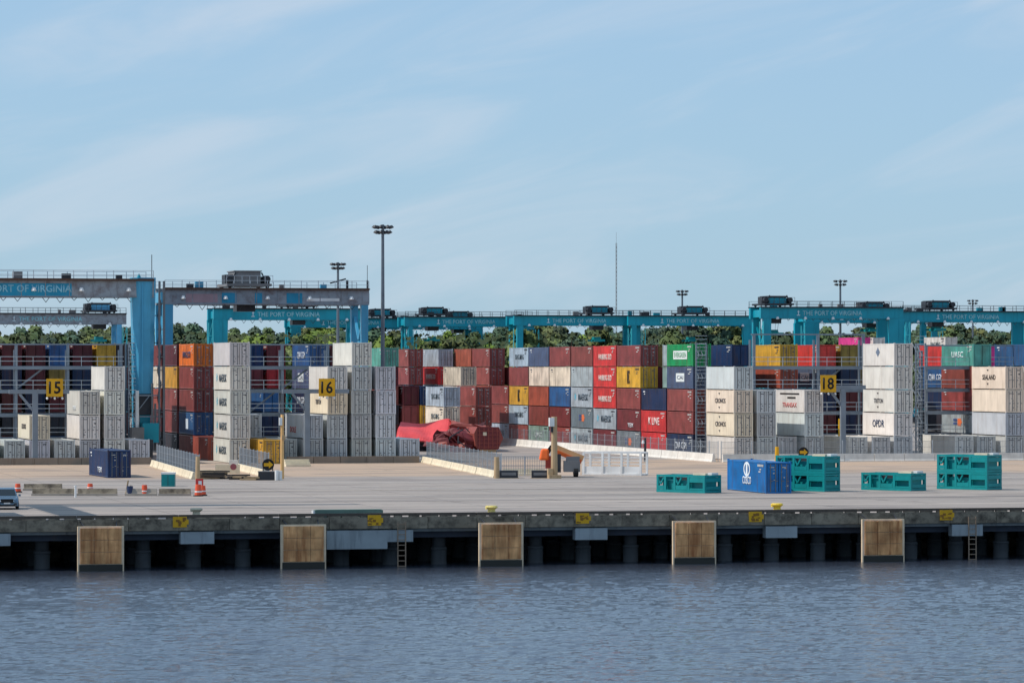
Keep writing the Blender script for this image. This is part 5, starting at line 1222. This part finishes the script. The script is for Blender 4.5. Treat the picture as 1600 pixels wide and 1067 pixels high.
# ------------------------------------------------------------------ ship-to-shore crane base standing just outside the frame (its legs and beams throw the shade on the apron)
s_, _ = at_t(-110, 300); r = thing('quay_crane', 'tall blue quay crane beyond the picture edge throwing shade on the apron', 'quay crane', (s_ - 15.5, 301.5, 0))
for x in (0, 15.5):
    for y in (0, 30): MB().box(x, y, 1.8, 1.7, 1.7, 40).build('leg', M_BLUE, r)
    MB().box(x, 15, 12.5, 1.4, 28.2, 1.8).build('portal_beam', M_BLUE, r)
for y in (0, 30):
    MB().box(7.75, y, 1.9, 13.7, 1.3, 2.0).build('sill_beam', M_BLUE, r); MB().box(7.75, y, 40, 13.7, 1.5, 2.0).build('tie_beam', M_BLUE, r)
    for x in (0, 15.5): MB().box(x, y, 0.02, 5.5, 0.9, 1.75).build('bogie', M_DARK, r)
MB().box(15.5, 8, 3.9, 2.6, 9, 3.4).build('electrical_house', M_HOUSE, r)

# ================================================================== TREES
def crown_mesh(seed, kind):
    q = np.random.RandomState(seed); lobes = 26 if kind else 20; vs = []; fs = []; ns = []
    for _ in range(lobes):
        while True:
            c = q.uniform(-1, 1, 3)
            if np.dot(c, c) < 1: break
        c = c * np.array([3.6, 3.6, 4.6 if kind else 6.0]) ; rad = q.uniform(1.1, 2.1) * (1 - 0.25 * abs(c[2]) / 6)
        if not kind: c[:2] *= (1 - 0.45 * max(0, c[2]) / 6)
        for ia in range(7):
            for ib in range(5):
                cs = []
                for u_, v_ in ((ia, ib), (ia + 1, ib), (ia + 1, ib + 1), (ia, ib + 1)):
                    th, ph = 2 * math.pi * u_ / 7, math.pi * (v_ / 5 - 0.5)
                    cs.append(np.array([math.cos(th) * math.cos(ph), math.sin(th) * math.cos(ph), math.sin(ph)]))
                i = len(vs); vs += [tuple(c + d_ * rad * 0.78) for d_ in cs]; fs.append((i, i + 1, i + 2, i + 3))
                ns += [d_ * 0.5 + c / 7.0 + np.array([0, -0.1, 0.55]) for d_ in cs]
        m = 95
        d = q.normal(size=(m, 3)); d /= np.linalg.norm(d, axis=1)[:, None]
        for dv in d:
            p = c + dv * rad * q.uniform(0.75, 1.05); n_ = dv + q.normal(size=3) * 0.55; n_ /= np.linalg.norm(n_)
            a = np.cross(n_, q.normal(size=3)); a /= np.linalg.norm(a); b_ = np.cross(n_, a); sz = q.uniform(0.22, 0.5)
            if np.dot(np.cross(a, b_), dv) < 0: b_ = -b_
            ns += [dv * 0.5 + c / 7.0 + np.array([0, -0.1, 0.55]) + q.normal(size=3) * 0.12] * 4
            i = len(vs); vs += [tuple(p + a * sz), tuple(p + b_ * sz * 0.8), tuple(p - a * sz), tuple(p - b_ * sz * 0.8)]; fs.append((i, i + 1, i + 2, i + 3))
    me = bpy.data.meshes.new('crown'); me.from_pydata(vs, [], fs); me.update(); me.materials.append(M_LEAF)
    me.polygons.foreach_set('use_smooth', np.ones(len(fs), bool)); nn = np.array(ns); nn /= np.linalg.norm(nn, axis=1)[:, None]
    me.normals_split_custom_set_from_vertices(nn.tolist()); return me
CROWNS = [crown_mesh(20 + i, i % 2) for i in range(8)]
def trunk_mesh(seed):
    q = random.Random(seed); b = MB().cyl((0, 0, 0), (0.1, 0, 9), 0.42, 0.26, 8).cyl((0.1, 0, 9), (0.0, 0.1, 17), 0.26, 0.1, 7)
    for i in range(6):
        z = q.uniform(8, 15); a = q.uniform(0, 6.28); b.cyl((0.08, 0, z), (2.6 * math.cos(a), 2.6 * math.sin(a), z + 2.2), 0.12, 0.05, 5)
    return b.mesh('trunk', M_TRUNK)
TRUNKS = [trunk_mesh(i) for i in range(3)]
DARKG, MIDG, OLIVE, LIGHTG = (78, 96, 76), (88, 104, 66), (100, 108, 68), (116, 136, 62)
def skyline(px): return 508 + 5 * math.sin(px * 0.021) + 4 * math.sin(px * 0.057 + 1.3)
n_tree = 0
PLACE = [(150, 'behind the near blue crane'), (330, 'between the blue crane legs'), (560, 'beneath the grey blue crane girder'), (640, 'behind the tall light mast'), (850, 'behind the crumpled wrecks'), (1000, 'behind the coloured wall'), (1200, 'behind the green topped column'), (1420, 'behind sign eighteen'), (1700, 'behind the far end of the yard')]
for row, (Y0, step) in enumerate(((930, 23), (1010, 23), (1120, 23))):
    px = -250 + row * 9
    while px < 1870:
        x = px + rng.uniform(-7, 7); Y = Y0 + rng.uniform(-35, 35); s_, t_ = pose(x, Y)
        ytop = skyline(x) + rng.uniform(-1.5, 4.5) + (6 if row == 0 else 0); ztop = CAM_H + (HORIZON - ytop) / FPX * Y
        light = (390 < x < 570 and rng.random() < 0.75) or (590 < x < 770 and rng.random() < 0.85) or (900 < x < 960 and rng.random() < 0.3) or (x < 200 and rng.random() < 0.1)
        if light: col = LIGHTG if rng.random() < 0.7 else OLIVE; lab = 'bright fresh green'; ytop += 5; ztop -= 1.0
        else:
            col, lab = rng.choice(((DARKG, 'dark evergreen'), (DARKG, 'dark evergreen'), (MIDG, 'mid green'), (OLIVE, 'olive green')))
        where = next((w for lim, w in PLACE if x < lim), PLACE[-1][1])
        k = rng.uniform(1.0, 1.4); variant = rng.randrange(8); half = (4.6 if variant % 2 else 6.0) + 1.2
        label = f'{lab} tree in the distant tree line {where}'
        r = thing('forest_tree', label, 'tree', (s_, t_, 0), 0, f'{lab} trees {where}')
        cr = put('crown', CROWNS[variant], r, (0, 0, ztop - half * k * 0.95), rng.uniform(0, 6.28), rcol(col, 0.12)); cr.scale = (k * 1.1, k * 1.1, k)
        tk = put('trunk', TRUNKS[n_tree % 3], r, (0, 0, 0)); tk.scale = (1, 1, max(0.5, (ztop - 2) / 17.0)); n_tree += 1
        px += step * rng.uniform(0.8, 1.2)
ub = MB(); q = random.Random(9)
vs_, fs_ = [], []
for i in range(60000):
    px = q.uniform(-330, 1940); Y = q.uniform(900, 1200); s_, t_ = pose(px, Y); z = q.uniform(0, 19.5) ; sz = q.uniform(0.3, 0.75)
    a = Vector((q.gauss(0, 1), q.gauss(0, 1), q.gauss(0, 1))).normalized(); b2 = a.cross(Vector((q.gauss(0, 1), q.gauss(0, 1), q.gauss(0, 1)))).normalized()
    if a.cross(b2).dot(Vector((-0.35, -0.55, 0.75))) < 0: b2 = -b2
    p = Vector((s_, t_, z)); k = len(vs_); vs_ += [p + a * sz, p + b2 * sz, p - a * sz, p - b2 * sz]; fs_.append((k, k + 1, k + 2, k + 3))
ub.add(vs_, fs_); me = bpy.data.meshes.new('undergrowth'); me.from_pydata(ub.v, [], ub.f); me.update(); me.polygons.foreach_set('use_smooth', np.ones(len(ub.f), bool)); me.normals_split_custom_set_from_vertices([(-0.35, -0.55, 0.75)] * len(ub.v)); me.materials.append(M_LEAF)
tag(put('undergrowth', me, None, color=lin((58, 70, 44))), kind='stuff')
